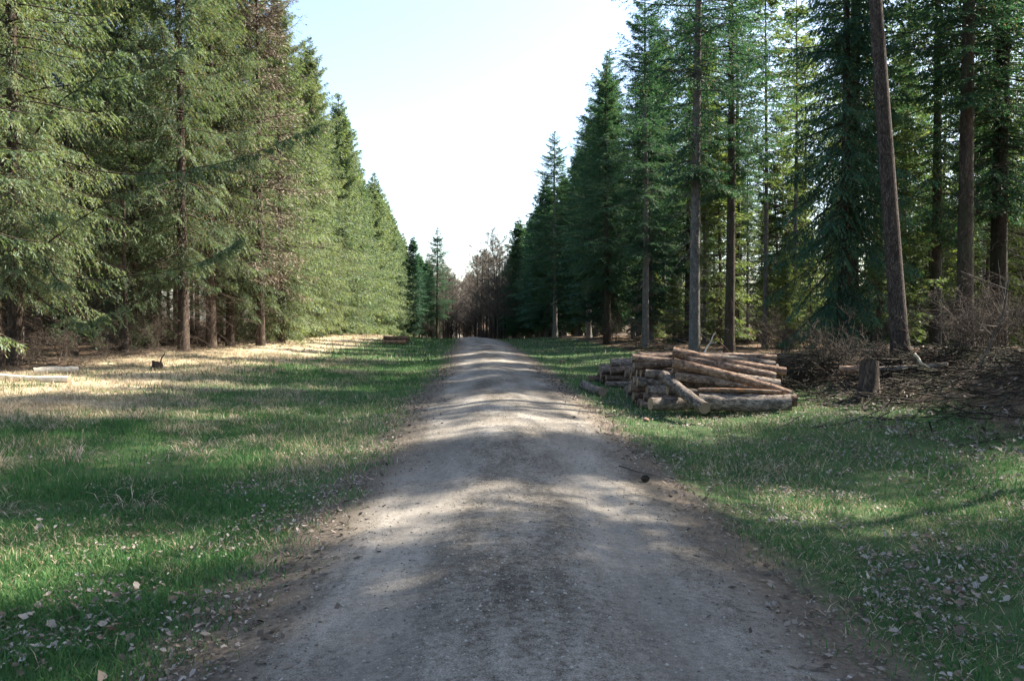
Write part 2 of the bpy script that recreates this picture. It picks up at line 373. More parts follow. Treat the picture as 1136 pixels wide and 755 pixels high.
def conifer(seed, H, cb, Rm, r0, nb=200, ntw=22, nleaf=14, lL=.13, lW=.035, sag=.25, up=.12, e_lo=-8, e_hi=40,
            hang=.35, dead=40, dead_top=None, deadL=1.1, shape=.75, tw=.42, fill=.12, twmax=.95, wood_m=3, lean=(0, 0), bend=.12, round_lo=.5, brown=.0):
    """returns (trunk Bag with limbs, crown Bag)"""
    rng = np.random.default_rng(seed)
    wood, leaf = Bag(), Bag()
    axis = trunk_bag(wood, rng, H, r0, bend, lean=lean)
    t = np.sort(rng.random(nb)) ** .95
    h = cb + (H - .15 - cb) * t
    L = Rm * np.maximum((1 - t) ** shape, .03) * (round_lo + (1 - round_lo) * np.minimum(1, t * 4)) * (.5 + .72 * rng.random(nb) ** 1.2) + .05
    az = np.arange(nb) * 2.39996 + rng.normal(0, .35, nb)
    az = az + .0
    e0 = np.radians(e_lo + (e_hi - e_lo) * t ** 1.3 + rng.normal(0, 6, nb))
    K = 7
    s = np.linspace(0, 1, K)
    def axpos(s):  # s (nb,k)
        rr = L[:, None] * s * np.cos(e0)[:, None]
        zz = L[:, None] * (np.sin(e0)[:, None] * s - (sag * (1 - .6 * t))[:, None] * s ** 2 + up * s ** 4)
        ax, ay, _ = axis(h)
        wob = .06 * L[:, None] * np.sin(s * 5 + az[:, None] * 3)
        return np.stack([ax[:, None] + rr * np.cos(az)[:, None] - wob * np.sin(az)[:, None],
                         ay[:, None] + rr * np.sin(az)[:, None] + wob * np.cos(az)[:, None], h[:, None] + zz], -1)
    P = axpos(np.broadcast_to(s, (nb, K)))
    br = (.010 + .0075 * L)[:, None] * (1 - .85 * s)[None, :]
    V, q = tubes(P, br, wood_m); wood.add(V, q=q)
    # side twigs
    st = fill + (1 - fill) * (np.arange(ntw)[None, :] + rng.random((nb, ntw)) * .9) / ntw
    P0 = axpos(st); P1 = axpos(np.minimum(st + .03, 1.03)); T = nrm(P1 - P0)
    side = np.where(np.arange(ntw) % 2 == 0, 1., -1.)[None, :, None]
    perp = nrm(np.cross(T, np.array([0, 0, 1.])))
    tl = np.minimum(L[:, None] * tw * (1 - st) ** .75 * (.6 + .7 * rng.random((nb, ntw))) + .10, twmax)
    tipf = .3 + .7 * np.minimum(1, (1 - t) * 9)
    tl = tl * tipf[:, None]
    ang = np.radians(48 + 14 * rng.random((nb, ntw)))[..., None]
    rnd = rng.normal(0, .16, (nb, ntw, 3))
    TD = nrm(np.cos(ang) * T + np.sin(ang) * side * perp + rnd - np.array([0, 0, 1.]) * hang * .5)
    # leaflets on each twig
    qv = (np.arange(nleaf)[None, None, :] + rng.random((nb, ntw, nleaf))) / nleaf
    B = P0[:, :, None, :] + TD[:, :, None, :] * (tl[:, :, None] * qv)[..., None]
    B[..., 2] -= hang * tl[:, :, None] * qv ** 2 * .7
    wdir = nrm(np.cross(TD, np.array([0, 0, 1.])))[:, :, None, :]
    sgn = rng.choice([-1., 1.], (nb, ntw, nleaf))[..., None]
    LD = nrm(TD[:, :, None, :] * .75 + sgn * wdir * .65 + rng.normal(0, .28, (nb, ntw, nleaf, 3)) - np.array([0, 0, 1.]) * hang * (.35 + .6 * qv[..., None]))
    ll = lL * (.65 + .7 * rng.random((nb, ntw, nleaf))) * (1 - .35 * qv) * (.45 + .55 * tipf)[:, None, None]
    WD = nrm(np.cross(LD, nrm(rng.normal(0, .5, LD.shape) + np.array([0, 0, 1.]))))
    w2 = (.5 + .5 * tipf)[:, None, None, None] * (lW * .5 * (.7 + .6 * rng.random((nb, ntw, nleaf))))[..., None] * WD
    mid = B + LD * (ll * .35)[..., None]
    Vt = np.stack([B, mid - w2, B + LD * ll[..., None], mid + w2], -2).reshape(-1, 4, 3)
    n = len(Vt)
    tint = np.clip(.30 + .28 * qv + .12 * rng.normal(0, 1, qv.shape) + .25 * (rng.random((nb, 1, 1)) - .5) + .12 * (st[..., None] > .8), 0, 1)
    tint = np.where(rng.random(tint.shape) < brown * (1.3 - st[..., None]) , 1.85, tint)
    keep = (rng.random(tint.shape) < np.clip((1 - t) * 7, .16, 1)[:, None, None]).ravel()
    Vt = Vt[keep]
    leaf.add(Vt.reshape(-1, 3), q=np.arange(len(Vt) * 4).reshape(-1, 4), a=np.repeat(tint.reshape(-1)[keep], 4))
    # dead lower branches
    if dead:
        dt = dead_top if dead_top else cb + 1.5
        hh = .7 + (dt - .7) * rng.random(dead); aa = rng.random(dead) * 6.28
        dl = deadL * (.35 + .9 * rng.random(dead)); ee = rng.normal(-.12, .22, dead)
        s5 = np.linspace(0, 1, 4)[None, :]
        ax, ay, ar = axis(hh)
        P = np.stack([ax[:, None] + dl[:, None] * s5 * np.cos(aa)[:, None], ay[:, None] + dl[:, None] * s5 * np.sin(aa)[:, None],
                      hh[:, None] + dl[:, None] * (np.sin(ee)[:, None] * s5 - .18 * s5 ** 2)], -1) + rng.normal(0, .025, (dead, 4, 3)) * (s5[..., None] > 0)
        V, q = tubes(P, (.0065 + .003 * dl)[:, None] * (1 - .7 * s5), 3); wood.add(V, q=q)
        ns = 5
        k = rng.random((dead, ns)); bp = P[:, 0][:, None] + (P[:, -1] - P[:, 0])[:, None] * k[..., None]
        bp[..., 2] += dl[:, None] * .18 * (k - k * k)
        dr = nrm((P[:, -1] - P[:, 0])[:, None] * .6 + rng.normal(0, .5, (dead, ns, 3)))
        P2 = np.stack([bp, bp + dr * .16, bp + dr * .34 + np.array([0, 0, -.04])], 2).reshape(-1, 3, 3)
        V, q = tubes(P2, np.array([[.005, .004, .002]]).repeat(len(P2), 0), 3); wood.add(V, q=q)
    return wood, leaf

def bare_tree(seed, H, r0, spread=3.2, n1=26, n2=9, n3=7, first=.25, up=.75, tr=.007):
    rng = np.random.default_rng(seed)
    wood, tw = Bag(), Bag()
    axis = trunk_bag(wood, rng, H, r0, .35, rtop=.015)
    t = first + (1 - first) * np.sort(rng.random(n1)) ** .9
    h = H * t; ax, ay, ar = axis(h)
    az = np.arange(n1) * 2.4 + rng.normal(0, .5, n1)
    L = spread * (1.05 - t * .75) * (.6 + .7 * rng.random(n1))
    D = nrm(np.stack([np.cos(az), np.sin(az), up + .5 * rng.random(n1)], -1))
    def grow_(P0, D, L, K, curl, r0, r1, m):
        s = np.linspace(0, 1, K)
        b = rng.normal(0, curl, D.shape); b2 = rng.normal(0, curl, D.shape)
        P = P0[:, None] + D[:, None] * (L[:, None] * s)[..., None] + (L[:, None] * s ** 2)[..., None] * b[:, None] + (L[:, None] * np.sin(s * 6) * .15)[..., None] * b2[:, None]
        r = r0[:, None] * (1 - s) + r1 * s
        V, q = tubes(P, r, m)
        return P, V, q
    P0 = np.stack([ax, ay, h], -1)
    P, V, q = grow_(P0, D, L, 6, .14, np.minimum(ar * .5, .02 + .012 * L), .008, 4); wood.add(V, q=q)
    def children(P, L, n, lf, D):
        N, K, _ = P.shape
        k = .2 + .8 * rng.random((N, n)); f = k * (K - 1); i = np.minimum(f.astype(int), K - 2); g = (f - i)[..., None]
        idx = np.arange(N)[:, None]
        B = P[idx, i] * (1 - g) + P[idx, i + 1] * g
        T = nrm(P[idx, i + 1] - P[idx, i])
        d = nrm(T * .7 + rng.normal(0, .55, T.shape) + np.array([0, 0, .22]))
        l = (L[:, None] * lf * (1.1 - .7 * k) * (.6 + .8 * rng.random((N, n))))
        return B.reshape(-1, 3), d.reshape(-1, 3), l.ravel()
    B, d, l = children(P, L, n2, .5, D)
    P2, V, q = grow_(B, d, l, 4, .18, np.full(len(l), tr * 1.5), tr * .7, 3); wood.add(V, q=q)
    B, d, l = children(P2, l, n3, .6, d)
    l = np.maximum(l, .25)
    P3, V, q = grow_(B, d, l, 3, .2, np.full(len(l), tr), tr * .45, 3); tw.add(V, q=q, a=rng.random(len(V)) * .0 + np.repeat(rng.random(len(l)), 9))
    return wood, tw

def bush(seed, n=14, H=1.6, spread=.8, sub=10, r=.012):
    rng = np.random.default_rng(seed)
    b = Bag()
    az = rng.random(n) * 6.28; tilt = rng.random(n) * spread
    D = nrm(np.stack([np.cos(az) * tilt, np.sin(az) * tilt, np.ones(n)], -1))
    L = H * (.55 + .6 * rng.random(n))
    s = np.linspace(0, 1, 6)
    B0 = np.stack([rng.normal(0, .12, n), rng.normal(0, .12, n), np.full(n, -.05)], -1)
    bend = rng.normal(0, .25, (n, 3)); bend[:, 2] = -np.abs(bend[:, 2])
    P = B0[:, None] + D[:, None] * (L[:, None] * s)[..., None] + (L[:, None] * s ** 2)[..., None] * bend[:, None] + rng.normal(0, .02, (n, 6, 3))
    V, q = tubes(P, (r * (1 - .75 * s))[None].repeat(n, 0), 4); b.add(V, q=q)
    k = .25 + .75 * rng.random((n, sub)); f = k * 5; i = np.minimum(f.astype(int), 4); g = (f - i)[..., None]
    idx = np.arange(n)[:, None]
    Bq = (P[idx, i] * (1 - g) + P[idx, i + 1] * g).reshape(-1, 3)
    d = nrm(rng.normal(0, .6, Bq.shape) + np.array([0, 0, .5])); l = H * .28 * (.4 + rng.random(len(Bq)))
    s3 = np.linspace(0, 1, 4)
    P2 = Bq[:, None] + d[:, None] * (l[:, None] * s3)[..., None] + rng.normal(0, .025, (len(Bq), 4, 3)) * s3[None, :, None]
    V, q = tubes(P2, (.006 * (1 - .6 * s3))[None].repeat(len(Bq), 0), 3); b.add(V, q=q)
    B3 = P2[:, 1:3].reshape(-1, 3).repeat(2, 0); d3 = nrm(rng.normal(0, .7, B3.shape) + np.array([0, 0, .3])); l3 = H * .1 * (.5 + rng.random(len(B3)))
    P3 = np.stack([B3, B3 + d3 * l3[:, None] * .5, B3 + d3 * l3[:, None] + rng.normal(0, .01, B3.shape)], 1)
    V, q = tubes(P3, np.array([[.004, .003, .002]]).repeat(len(P3), 0), 3); b.add(V, q=q)
    return b

PROTO = {}
def proto(key, bags, tm, cm):
    PROTO[key] = (bags[0].mesh('trunk_' + key, tm, True), bags[1].mesh('crown_' + key, cm))
sp, fi = M['spruce'], M['fir']
bs, bp_, bn, bd = M['bark_spruce'], M['bark_pale'], M['bark_pine'], M['bark_dark']
# left wood: drooping spruces
proto('spruce_a', conifer(11, 20, 2.2, 3.7, .19, 250, 28, 18, .125, .026, .42, .22, -14, 38, .8, 130, 5.5, 1.8, shape=.62, brown=.16), bs, sp)
proto('spruce_b', conifer(12, 18.5, .8, 3.6, .17, 270, 26, 14, .14, .032, .38, .2, -16, 40, .7, 80, 4.5, 1.6, shape=.62, brown=.12), bs, sp)
proto('spruce_c', conifer(13, 21, 3.0, 3.4, .2, 230, 28, 18, .125, .026, .45, .24, -12, 36, .8, 140, 6.5, 1.9, shape=.62, brown=.2), bs, sp)
proto('spruce_low', conifer(14, 18.5, .3, 3.5, .18, 300, 16, 8, .25, .08, .4, .2, -16, 40, .6, 0, shape=.62), bs, sp)
proto('spruce_in', conifer(15, 19, 5.0, 2.9, .15, 150, 16, 9, .22, .06, .4, .2, -14, 40, .7, 150, 7.5, 1.7, shape=.6, brown=.25), bs, sp)
# right wood: firs with clear boles
proto('fir_a', conifer(21, 21, 5.6, 3.4, .2, 215, 24, 15, .14, .033, .28, .16, -12, 42, .3, 70, 7.5, 1.2, round_lo=.4, shape=.62, brown=.04), bp_, fi)
proto('fir_b', conifer(22, 19, 3.6, 3.3, .18, 215, 24, 15, .14, .033, .32, .18, -14, 40, .45, 60, 6.0, 1.2, round_lo=.45, shape=.62, brown=.05), bd, fi)
proto('fir_c', conifer(23, 22, 6.5, 3.5, .21, 205, 24, 15, .14, .033, .25, .15, -8, 45, .3, 70, 9, 1.1, round_lo=.4, shape=.62, brown=.05), bd, fi)
proto('fir_low', conifer(24, 17, 1.2, 3.2, .17, 300, 16, 8, .25, .08, .3, .16, -14, 42, .3, 20, 3, 1.2, shape=.62), bp_, fi)
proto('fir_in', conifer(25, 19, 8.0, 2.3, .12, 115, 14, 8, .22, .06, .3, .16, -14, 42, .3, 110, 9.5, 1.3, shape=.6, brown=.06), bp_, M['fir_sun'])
proto('fir_dense', conifer(26, 17, .6, 3.0, .18, 260, 26, 15, .14, .034, .45, .18, -22, 36, .7, 40, 3, 1.4, shape=.62, brown=.06), bd, fi)
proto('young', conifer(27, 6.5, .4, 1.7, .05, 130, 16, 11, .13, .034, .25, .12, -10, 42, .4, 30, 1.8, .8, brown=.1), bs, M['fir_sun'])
proto('thin_dead', conifer(29, 8.0, 5.5, .9, .07, 30, 10, 5, .15, .04, .2, .1, -6, 45, .3, 60, 6.5, .9), bs, sp)
proto('pine', conifer(28, 24, 13, 3.6, .17, 110, 18, 10, .2, .05, .1, .2, 5, 50, .1, 6, 14, .5, bend=.05, lean=(-2.0, .2)), bn, fi)
proto('larch', conifer(31, 19, 3.0, 3.8, .17, 230, 18, 8, .22, .022, .25, .2, -8, 40, .55, 80, 5.0, 1.8, shape=.6), bs, M['larch'])
proto('bare_a', bare_tree(41, 15, .16, 3.6, 34, 10, 8, tr=.013), M['twig'], M['bare'])
proto('bare_b', bare_tree(42, 12.5, .13, 4.0, 36, 10, 8, .12, .5, tr=.013), M['twig'], M['bare'])

def tree(key, name, x, y, label, group=None, rz=None, sc=1.0, cat='tree', seed=[0]):
    seed[0] += 1
    rg = np.random.default_rng(900 + seed[0])
    e = empty(name, (x, y, float(gz(x, y))), rg.random() * 6.28 if rz is None else rz, sc)
    tag(e, label, cat, group)
    a, b = PROTO[key]
    obj('trunk', a, e); obj('crown', b, e)
    return e

# ------------------------------------------------------------------ left wood
GL = 'spruces along the left forest edge'
tree('spruce_a', 'spruce_tree', -13.1, 20.8, 'dark-trunked spruce at the far left, long drooping boughs over the clearing edge', GL, rz=.6)
tree('spruce_c', 'spruce_tree', -15.4, 27.5, 'spruce with a thick reddish trunk just right of the leftmost dark spruce', GL)
tree('spruce_b', 'spruce_tree', -12.6, 15.5, 'spruce at the left picture border whose boughs hang into the frame', GL)
tree('spruce_c', 'spruce_tree', -11.75, 28.2, 'leftmost of three neighbouring bare lower trunks at the left forest edge', GL, sc=.95)
tree('spruce_c', 'spruce_tree', -12.2, 32.0, 'pale slim trunk, middle of three neighbouring trunks at the left forest edge', GL)
tree('spruce_a', 'spruce_tree', -12.0, 33.6, 'darker thick trunk, rightmost of three neighbouring trunks at the left forest edge', GL, sc=.9)
tree('larch', 'larch_tree', -10.9, 34.2, 'leafless brown-twigged larch among the green spruces on the left', None, cat='tree')
tree('thin_dead', 'thin_spruce', -13.2, 27.0, 'thin pale pole-like spruce in front of the reddish trunk on the left', None)
tree('spruce_a', 'spruce_tree', -15.6, 23.8, 'shaded spruce between the leftmost dark spruce and the reddish trunk', GL)
tree('spruce_b', 'spruce_tree', -14.6, 30.6, 'bushy spruce right of the reddish trunk on the left, boughs to the ground', GL, sc=.9)
tree('spruce_c', 'spruce_tree', -16.8, 33.0, 'spruce behind the bushy spruce and the three bare trunks on the left', GL)
tree('spruce_b', 'spruce_tree', -11.3, 38.6, 'bright bushy spruce just beside the brown larch on the left', GL, sc=.95)
rg = np.random.default_rng(5)
ords = ['first', 'second', 'third', 'fourth', 'fifth', 'sixth', 'seventh', 'eighth', 'ninth', 'tenth', 'eleventh', 'twelfth', 'thirteenth', 'fourteenth',
        'fifteenth', 'sixteenth', 'seventeenth', 'eighteenth', 'nineteenth', 'twentieth', 'twenty-first', 'twenty-second', 'twenty-third', 'twenty-fourth',
        'twenty-fifth', 'twenty-sixth', 'twenty-seventh', 'twenty-eighth', 'twenty-ninth', 'thirtieth', 'thirty-first', 'thirty-second', 'thirty-third', 'thirty-fourth', 'thirty-fifth',
        'thirty-sixth', 'thirty-seventh', 'thirty-eighth', 'thirty-ninth', 'fortieth', 'forty-first', 'forty-second', 'forty-third', 'forty-fourth', 'forty-fifth']
v = 41.0; k = 0
while v < 150:
    x, y = uv2xy(-9.9 + rg.normal(0, .45), v)
    tree(['spruce_b', 'spruce_low', 'spruce_b'][k % 3] if v < 75 else 'spruce_low', 'spruce_tree', x, y,
         'green spruce with boughs to the ground, %s along the left front row beyond the larch' % ords[k], GL, sc=.93 + .16 * rg.random())
    v += 3.1 + 1.0 * rg.random(); k += 1
for row, u0 in enumerate([-13.5, -17.2, -21, -25, -29.5, -34, -39, -44]):
    v = 14.0 + row
    while v < (150 if row < 3 else 75):
        x, y = uv2xy(u0 + rg.normal(0, .6), v)
        if x > -.75 * y - 6:
            key = ['spruce_in', 'spruce_c', 'spruce_in'][rg.integers(3)] if row < 2 and v < 60 else ('spruce_in' if row < 4 else 'spruce_low')
            if not (row == 0 and v < 38): tree(key, 'spruce_tree', x, y, 'spruce deep in the left wood behind the front row', 'spruces deep in the left wood', sc=.9 + .2 * rg.random())
        v += (4.2 if row < 5 else 3.0) + 1.4 * rg.random()

# ------------------------------------------------------------------ right wood
GR = 'firs along the right forest edge'
tree('fir_b', 'fir_tree', 5.5, 46.0, 'fir with pale trunk standing nearest the track, left of the log pile', GR, sc=.88)
tree('fir_a', 'fir_tree', 6.5, 38.5, 'slim pale-trunked fir just behind the left end of the log pile', GR, sc=.86)
tree('fir_a', 'fir_tree', 6.25, 27.0, 'tall fir with straight pale trunk rising behind the middle of the log pile', GR, sc=(.92, .92, 1.12))
tree('fir_c', 'fir_tree', 9.1, 33.0, 'dark-trunked fir right of the tall pale fir behind the log pile', GR)
tree('pine', 'pine_tree', 8.42, 17.0, 'leaning bare reddish-brown trunk right of the stump on the bank', None, rz=0)
tree('fir_dense', 'fir_tree', 9.3, 22.2, 'dense dark spruce with hanging boughs behind the leaning trunk', GR, sc=(.85, .85, 1.0))
tree('fir_c', 'fir_tree', 12.4, 21.6, 'dark thick-trunked fir right of the leaning trunk', GR)
tree('fir_b', 'fir_tree', 14.5, 27, 'fir with dark spreading boughs further right, behind the thick-trunked fir', GR)
tree('fir_b', 'fir_tree', 14.6, 23.6, 'fir with long dark boughs at the right picture border', GR, sc=1.05)
tree('fir_c', 'fir_tree', 11.2, 26.0, 'fir seen between the dense dark spruce and the thick-trunked fir', GR)
v = 51.0; k = 0
while v < 190:
    u = 10.4 + rg.normal(0, .6)
    x, y = uv2xy(u, v)
    key = ['fir_b', 'fir_low', 'fir_a', 'fir_low'][k % 4] if v < 80 else 'fir_low'
    tree(key, 'fir_tree', x, y, 'dark fir, %s along the right front row beyond the nearest pale-trunked fir' % ords[k], GR, sc=(lambda q: (q * 1.22, q * 1.22, q))((.86 if v > 58 else .94) + .12 * rg.random()))
    v += 3.4 + 1.1 * rg.random(); k += 1
NR = 0
v = 43.0; k = 0
while v < 150:
    x, y = uv2xy(12.4 + rg.normal(0, .5), v)
    tree(['fir_b', 'fir_low', 'fir_c'][k % 3] if v < 75 else 'fir_low', 'fir_tree', x, y, 'dark fir in the second row of the right forest edge', 'second row of the right forest edge', sc=.95 + .2 * rg.random())
    v += 4.2 + 1.6 * rg.random(); k += 1
for row, u0 in enumerate([14.2, 19.0, 24.5, 31, 38, 46, 55]):
    v = 16.0 + (row % 3) * 1.3 + row
    while v < (170 if row < 2 else 95):
        x, y = uv2xy(u0 + rg.normal(0, .9), v)
        lane = abs(-(x - 4.2) * math.cos(R(SUN_AZ)) + (y - 15.3) * math.sin(R(SUN_AZ))) < 2.3 and x < 30
        if x < .72 * y + 5 and (row or v > 34) and not lane:
            key = ['fir_in', 'fir_in', 'fir_in', 'fir_c'][rg.integers(4)] if (row < 3 and v < 60) else ('fir_in' if row < 5 else 'fir_low')
            if v > 80: key = 'fir_low'
            tree(key, 'fir_tree', x, y, 'slender fir deep in the right wood behind the edge trees', 'firs deep in the right wood', sc=.85 + .25 * rg.random()); NR += 1
        v += 4.6 + 3.0 * rg.random()
for i in range(90):
    x, y = uv2xy(13 + 40 * rg.random(), 24 + 60 * rg.random())
    if x < .7 * y + 2:
        tree('young', 'young_spruce', x, y, 'mid-sized light green spruce between the trunks deep in the right wood', 'light green spruces deep in the right wood', sc=.6 + 1.1 * rg.random())
for i, (x, y, s) in enumerate([(12.5, 36, .8), (15.5, 31, .7), (19, 38, .9), (17, 45, 1.0), (9.5, 52, .7), (22, 34, .8), (11.5, 44, .6), (25, 44, 1.1), (8.2, 40, .55)]):
    tree('young', 'young_spruce', x, y, 'small young spruce in the undergrowth of the right wood', 'young spruces under the right wood', sc=s)
# trees beside the camera, out of frame, that shade the foreground
for i, (x, y, key, s) in enumerate([(11.2, 10.5, 'pine', .6), (15.5, 11.6, 'pine', .85), (14.6, 19.2, 'pine', 1.0), (14.6, 9.4, 'fir_a', .8), (8.9, 3.4, 'fir_a', .95), (12.7, 6.9, 'fir_c', 1.0), (14.0, 14.2, 'fir_c', 1.0), (8.2, -2.6, 'fir_c', .95), (15.5, 2.0, 'fir_a', .95), (11.6, 13.4, 'pine', .95), (11.0, 5.0, 'fir_a', .9), (11.5, 0.2, 'fir_a', .9), (13.6, 4.2, 'fir_c', 1.0), (16.5, 8.4, 'fir_c', 1.05), (17.2, 15.2, 'fir_a', 1.0)]):
    tree(key, 'conifer_tree', x, y, 'tall conifer beside the track that throws its shade over the foreground', 'conifers shading the foreground', sc=s)
# far end of the ride
def at(px, D): return (px - 568) / 875 * D
tree('fir_b', 'fir_tree', at(485, 112), 112, 'dark conifer standing alone against the sky at the end of the left row', None, sc=(1.05, 1.05, .84))
tree('fir_low', 'fir_tree', at(459, 128), 128, 'dark conifer at the left far end, left of the lone dark conifer', None, sc=1.0)
for i, (px, D, s_) in enumerate([(465, 150, 1.0), (473, 165, 1.0), (468, 185, 1.15), (479, 150, .8), (476, 205, 1.2)]):
    tree('fir_low', 'fir_tree', at(px, D), D, 'dark conifer in the far cluster beyond the end of the left row', 'far conifers left of the track', sc=s_)
tree('pine', 'pine_tree', at(545, 150), 150, 'distant pine with open crown right of the gap in the sky', None, sc=.72)
for i, (px, D, key, s) in enumerate([(497, 125, 'bare_b', .8), (507, 150, 'bare_b', .8), (522, 165, 'bare_b', .85), (531, 140, 'bare_a', .85), (540, 128, 'bare_b', 1.0), (549, 120, 'bare_a', .95),
                                     (556, 135, 'bare_a', 1.0), (536, 180, 'bare_a', .9), (500, 175, 'bare_b', .85), (514, 210, 'bare_b', .7), (560, 112, 'bare_b', .9), (516, 240, 'bare_a', .65), (509, 230, 'bare_b', .75),
                                     (526, 150, 'bare_b', .7), (545, 160, 'bare_b', .9), (520, 260, 'bare_b', .8), (512, 270, 'bare_b', .8), (492, 160, 'bare_a', .8), (480, 185, 'bare_a', 1.1), (488, 200, 'bare_a', 1.1), (498, 205, 'bare_a', 1.05), (505, 190, 'bare_b', 1.0), (510, 180, 'bare_b', .9), (519, 195, 'bare_b', 1.05), (527, 205, 'bare_a', 1.2), (534, 118, 'bare_b', .95), (543, 110, 'bare_b', .85), (528, 128, 'bare_b', .8), (552, 104, 'bare_b', .8), (501, 135, 'bare_b', .75), (495, 118, 'bare_b', .7)]):
    tree(key, 'bare_tree', at(px, D), D, 'leafless brown tree at the far end of the track', 'bare trees at the far end', sc=(s * 1.25, s * 1.25, s * 1.12))

# far wood closing the ride
for i in range(70):
    D = 230 + 90 * rg.random(); px = 395 + 240 * rg.random()
    tree(['bare_a', 'bare_b', 'bare_b'][i % 3] if 478 < px < 560 else 'fir_low', 'distant_tree', at(px, D), D, 'distant tree in the wood that closes the far end of the ride', 'trees closing the far end', sc=1.1 + .4 * rg.random())

# ------------------------------------------------------------------ hanging boughs of the leftmost spruce
def bough(parent, pts, r=.03, dens=26, seed=1, hang=.75, tl0=.6, start=.15, mat=None):
    rng = np.random.default_rng(seed)
    pts = np.array(pts, float); n = len(pts)
    tpar = np.linspace(0, n - 1, 16)
    P = np.empty((16, 3))
    E = np.vstack([2 * pts[0] - pts[1], pts, 2 * pts[-1] - pts[-2]])
    for j, tq_ in enumerate(tpar):
        i = min(int(tq_), n - 2); g = tq_ - i
        p0, p1, p2, p3 = E[i], E[i + 1], E[i + 2], E[i + 3]
        P[j] = .5 * ((2 * p1) + (p2 - p0) * g + (2 * p0 - 5 * p1 + 4 * p2 - p3) * g * g + (3 * p1 - p0 - 3 * p2 + p3) * g ** 3)
    P[1:] += np.cumsum(rng.normal(0, .018, (15, 3)), 0)
    off = np.array(parent.location)
    P = P - off
    V, q = tubes(P[None], (r * (1 - .8 * np.linspace(0, 1, 16)))[None], 6)
    b = obj('bough', mk_mesh('bough', V, None, q, M['bark_dark'], None, True), parent)
    L = np.linalg.norm(np.diff(P, axis=0), axis=1).sum()
    nt_ = int(dens * L); nl = 14
    f = (start + (1 - start) * np.sort(rng.random(nt_))) * 14.99; i = f.astype(int); g = (f - i)[:, None]
    B0 = P[i] * (1 - g) + P[i + 1] * g; T = nrm(P[i + 1] - P[i])
    sd = rng.choice([-1., 1.], nt_)[:, None]
    perp = nrm(np.cross(T, np.array([0, 0, 1.])))
    TD = nrm(.65 * T + sd * perp * .7 + rng.normal(0, .35, T.shape) - np.array([0, 0, 1.]) * hang * (.2 + 1.2 * rng.random((nt_, 1))))
    tl = tl0 * (.2 + 1.3 * rng.random(nt_) ** 1.5) * (1.05 - .5 * f / 15)
    qv = (np.arange(nl)[None] + rng.random((nt_, nl))) / nl
    B = B0[:, None] + TD[:, None] * (tl[:, None] * qv)[..., None]; B[..., 2] -= .3 * tl[:, None] * qv ** 2
    LD = nrm(TD[:, None] * .8 + rng.normal(0, .5, B.shape) - np.array([0, 0, .3])); ll = .13 * (.6 + .7 * rng.random((nt_, nl)))
    WD = nrm(np.cross(LD, nrm(rng.normal(0, 1, LD.shape)))) * (.016 * (.7 + .6 * rng.random((nt_, nl))))[..., None]
    mid = B + LD * (ll * .4)[..., None]
    Vt = np.stack([B, mid - WD, B + LD * ll[..., None], mid + WD], -2).reshape(-1, 3)
    obj('needles', mk_mesh('needles', Vt, None, np.arange(len(Vt)).reshape(-1, 4), mat or M['spruce'],
        {'tint': np.repeat(np.clip(.26 + .18 * rng.normal(0, 1, len(Vt) // 4), 0, 1), 4)}), b)
def pt(px, py, D): return ((px - 568) / 875 * D, D, 1.62 - (py - 352) / 875 * D)
first_spruce = next(o for o in S.objects if o.get('label', '').startswith('dark-trunked spruce at the far left'))
for i, arc in enumerate([
    [(27, 175, 20.8), (42, 115, 20.2), (58, 80, 19.6), (76, 36, 19.2)],
    [(27, 105, 20.8), (61, 83, 20), (105, 53, 19), (142, 4, 18.5)],
    [(27, 165, 20.8), (75, 180, 19.6), (120, 170, 18.6), (167, 150, 18), (222, 114, 17.5), (270, 82, 17.2)],
    [(27, 290, 20.8), (55, 240, 20), (85, 205, 19.3), (108, 160, 19)],
    [(27, 285, 20.8), (60, 306, 20), (111, 293, 18.7), (150, 272, 18), (171, 249, 17.7)],
    [(27, 345, 20.8), (50, 362, 20), (66, 352, 19.4), (80, 338, 19)],
    [(27, 215, 20.8), (10, 235, 19.5), (-15, 225, 18.6)],
    [(27, 250, 20.8), (15, 300, 19.5), (0, 310, 18.8)],
    [(27, 320, 20.8), (35, 350, 19.8), (32, 362, 19)]]):
    bough(first_spruce, [pt(*a) for a in arc], .026, 17, 60 + i, .8, .62, .2 if i not in (1, 4) else .3)

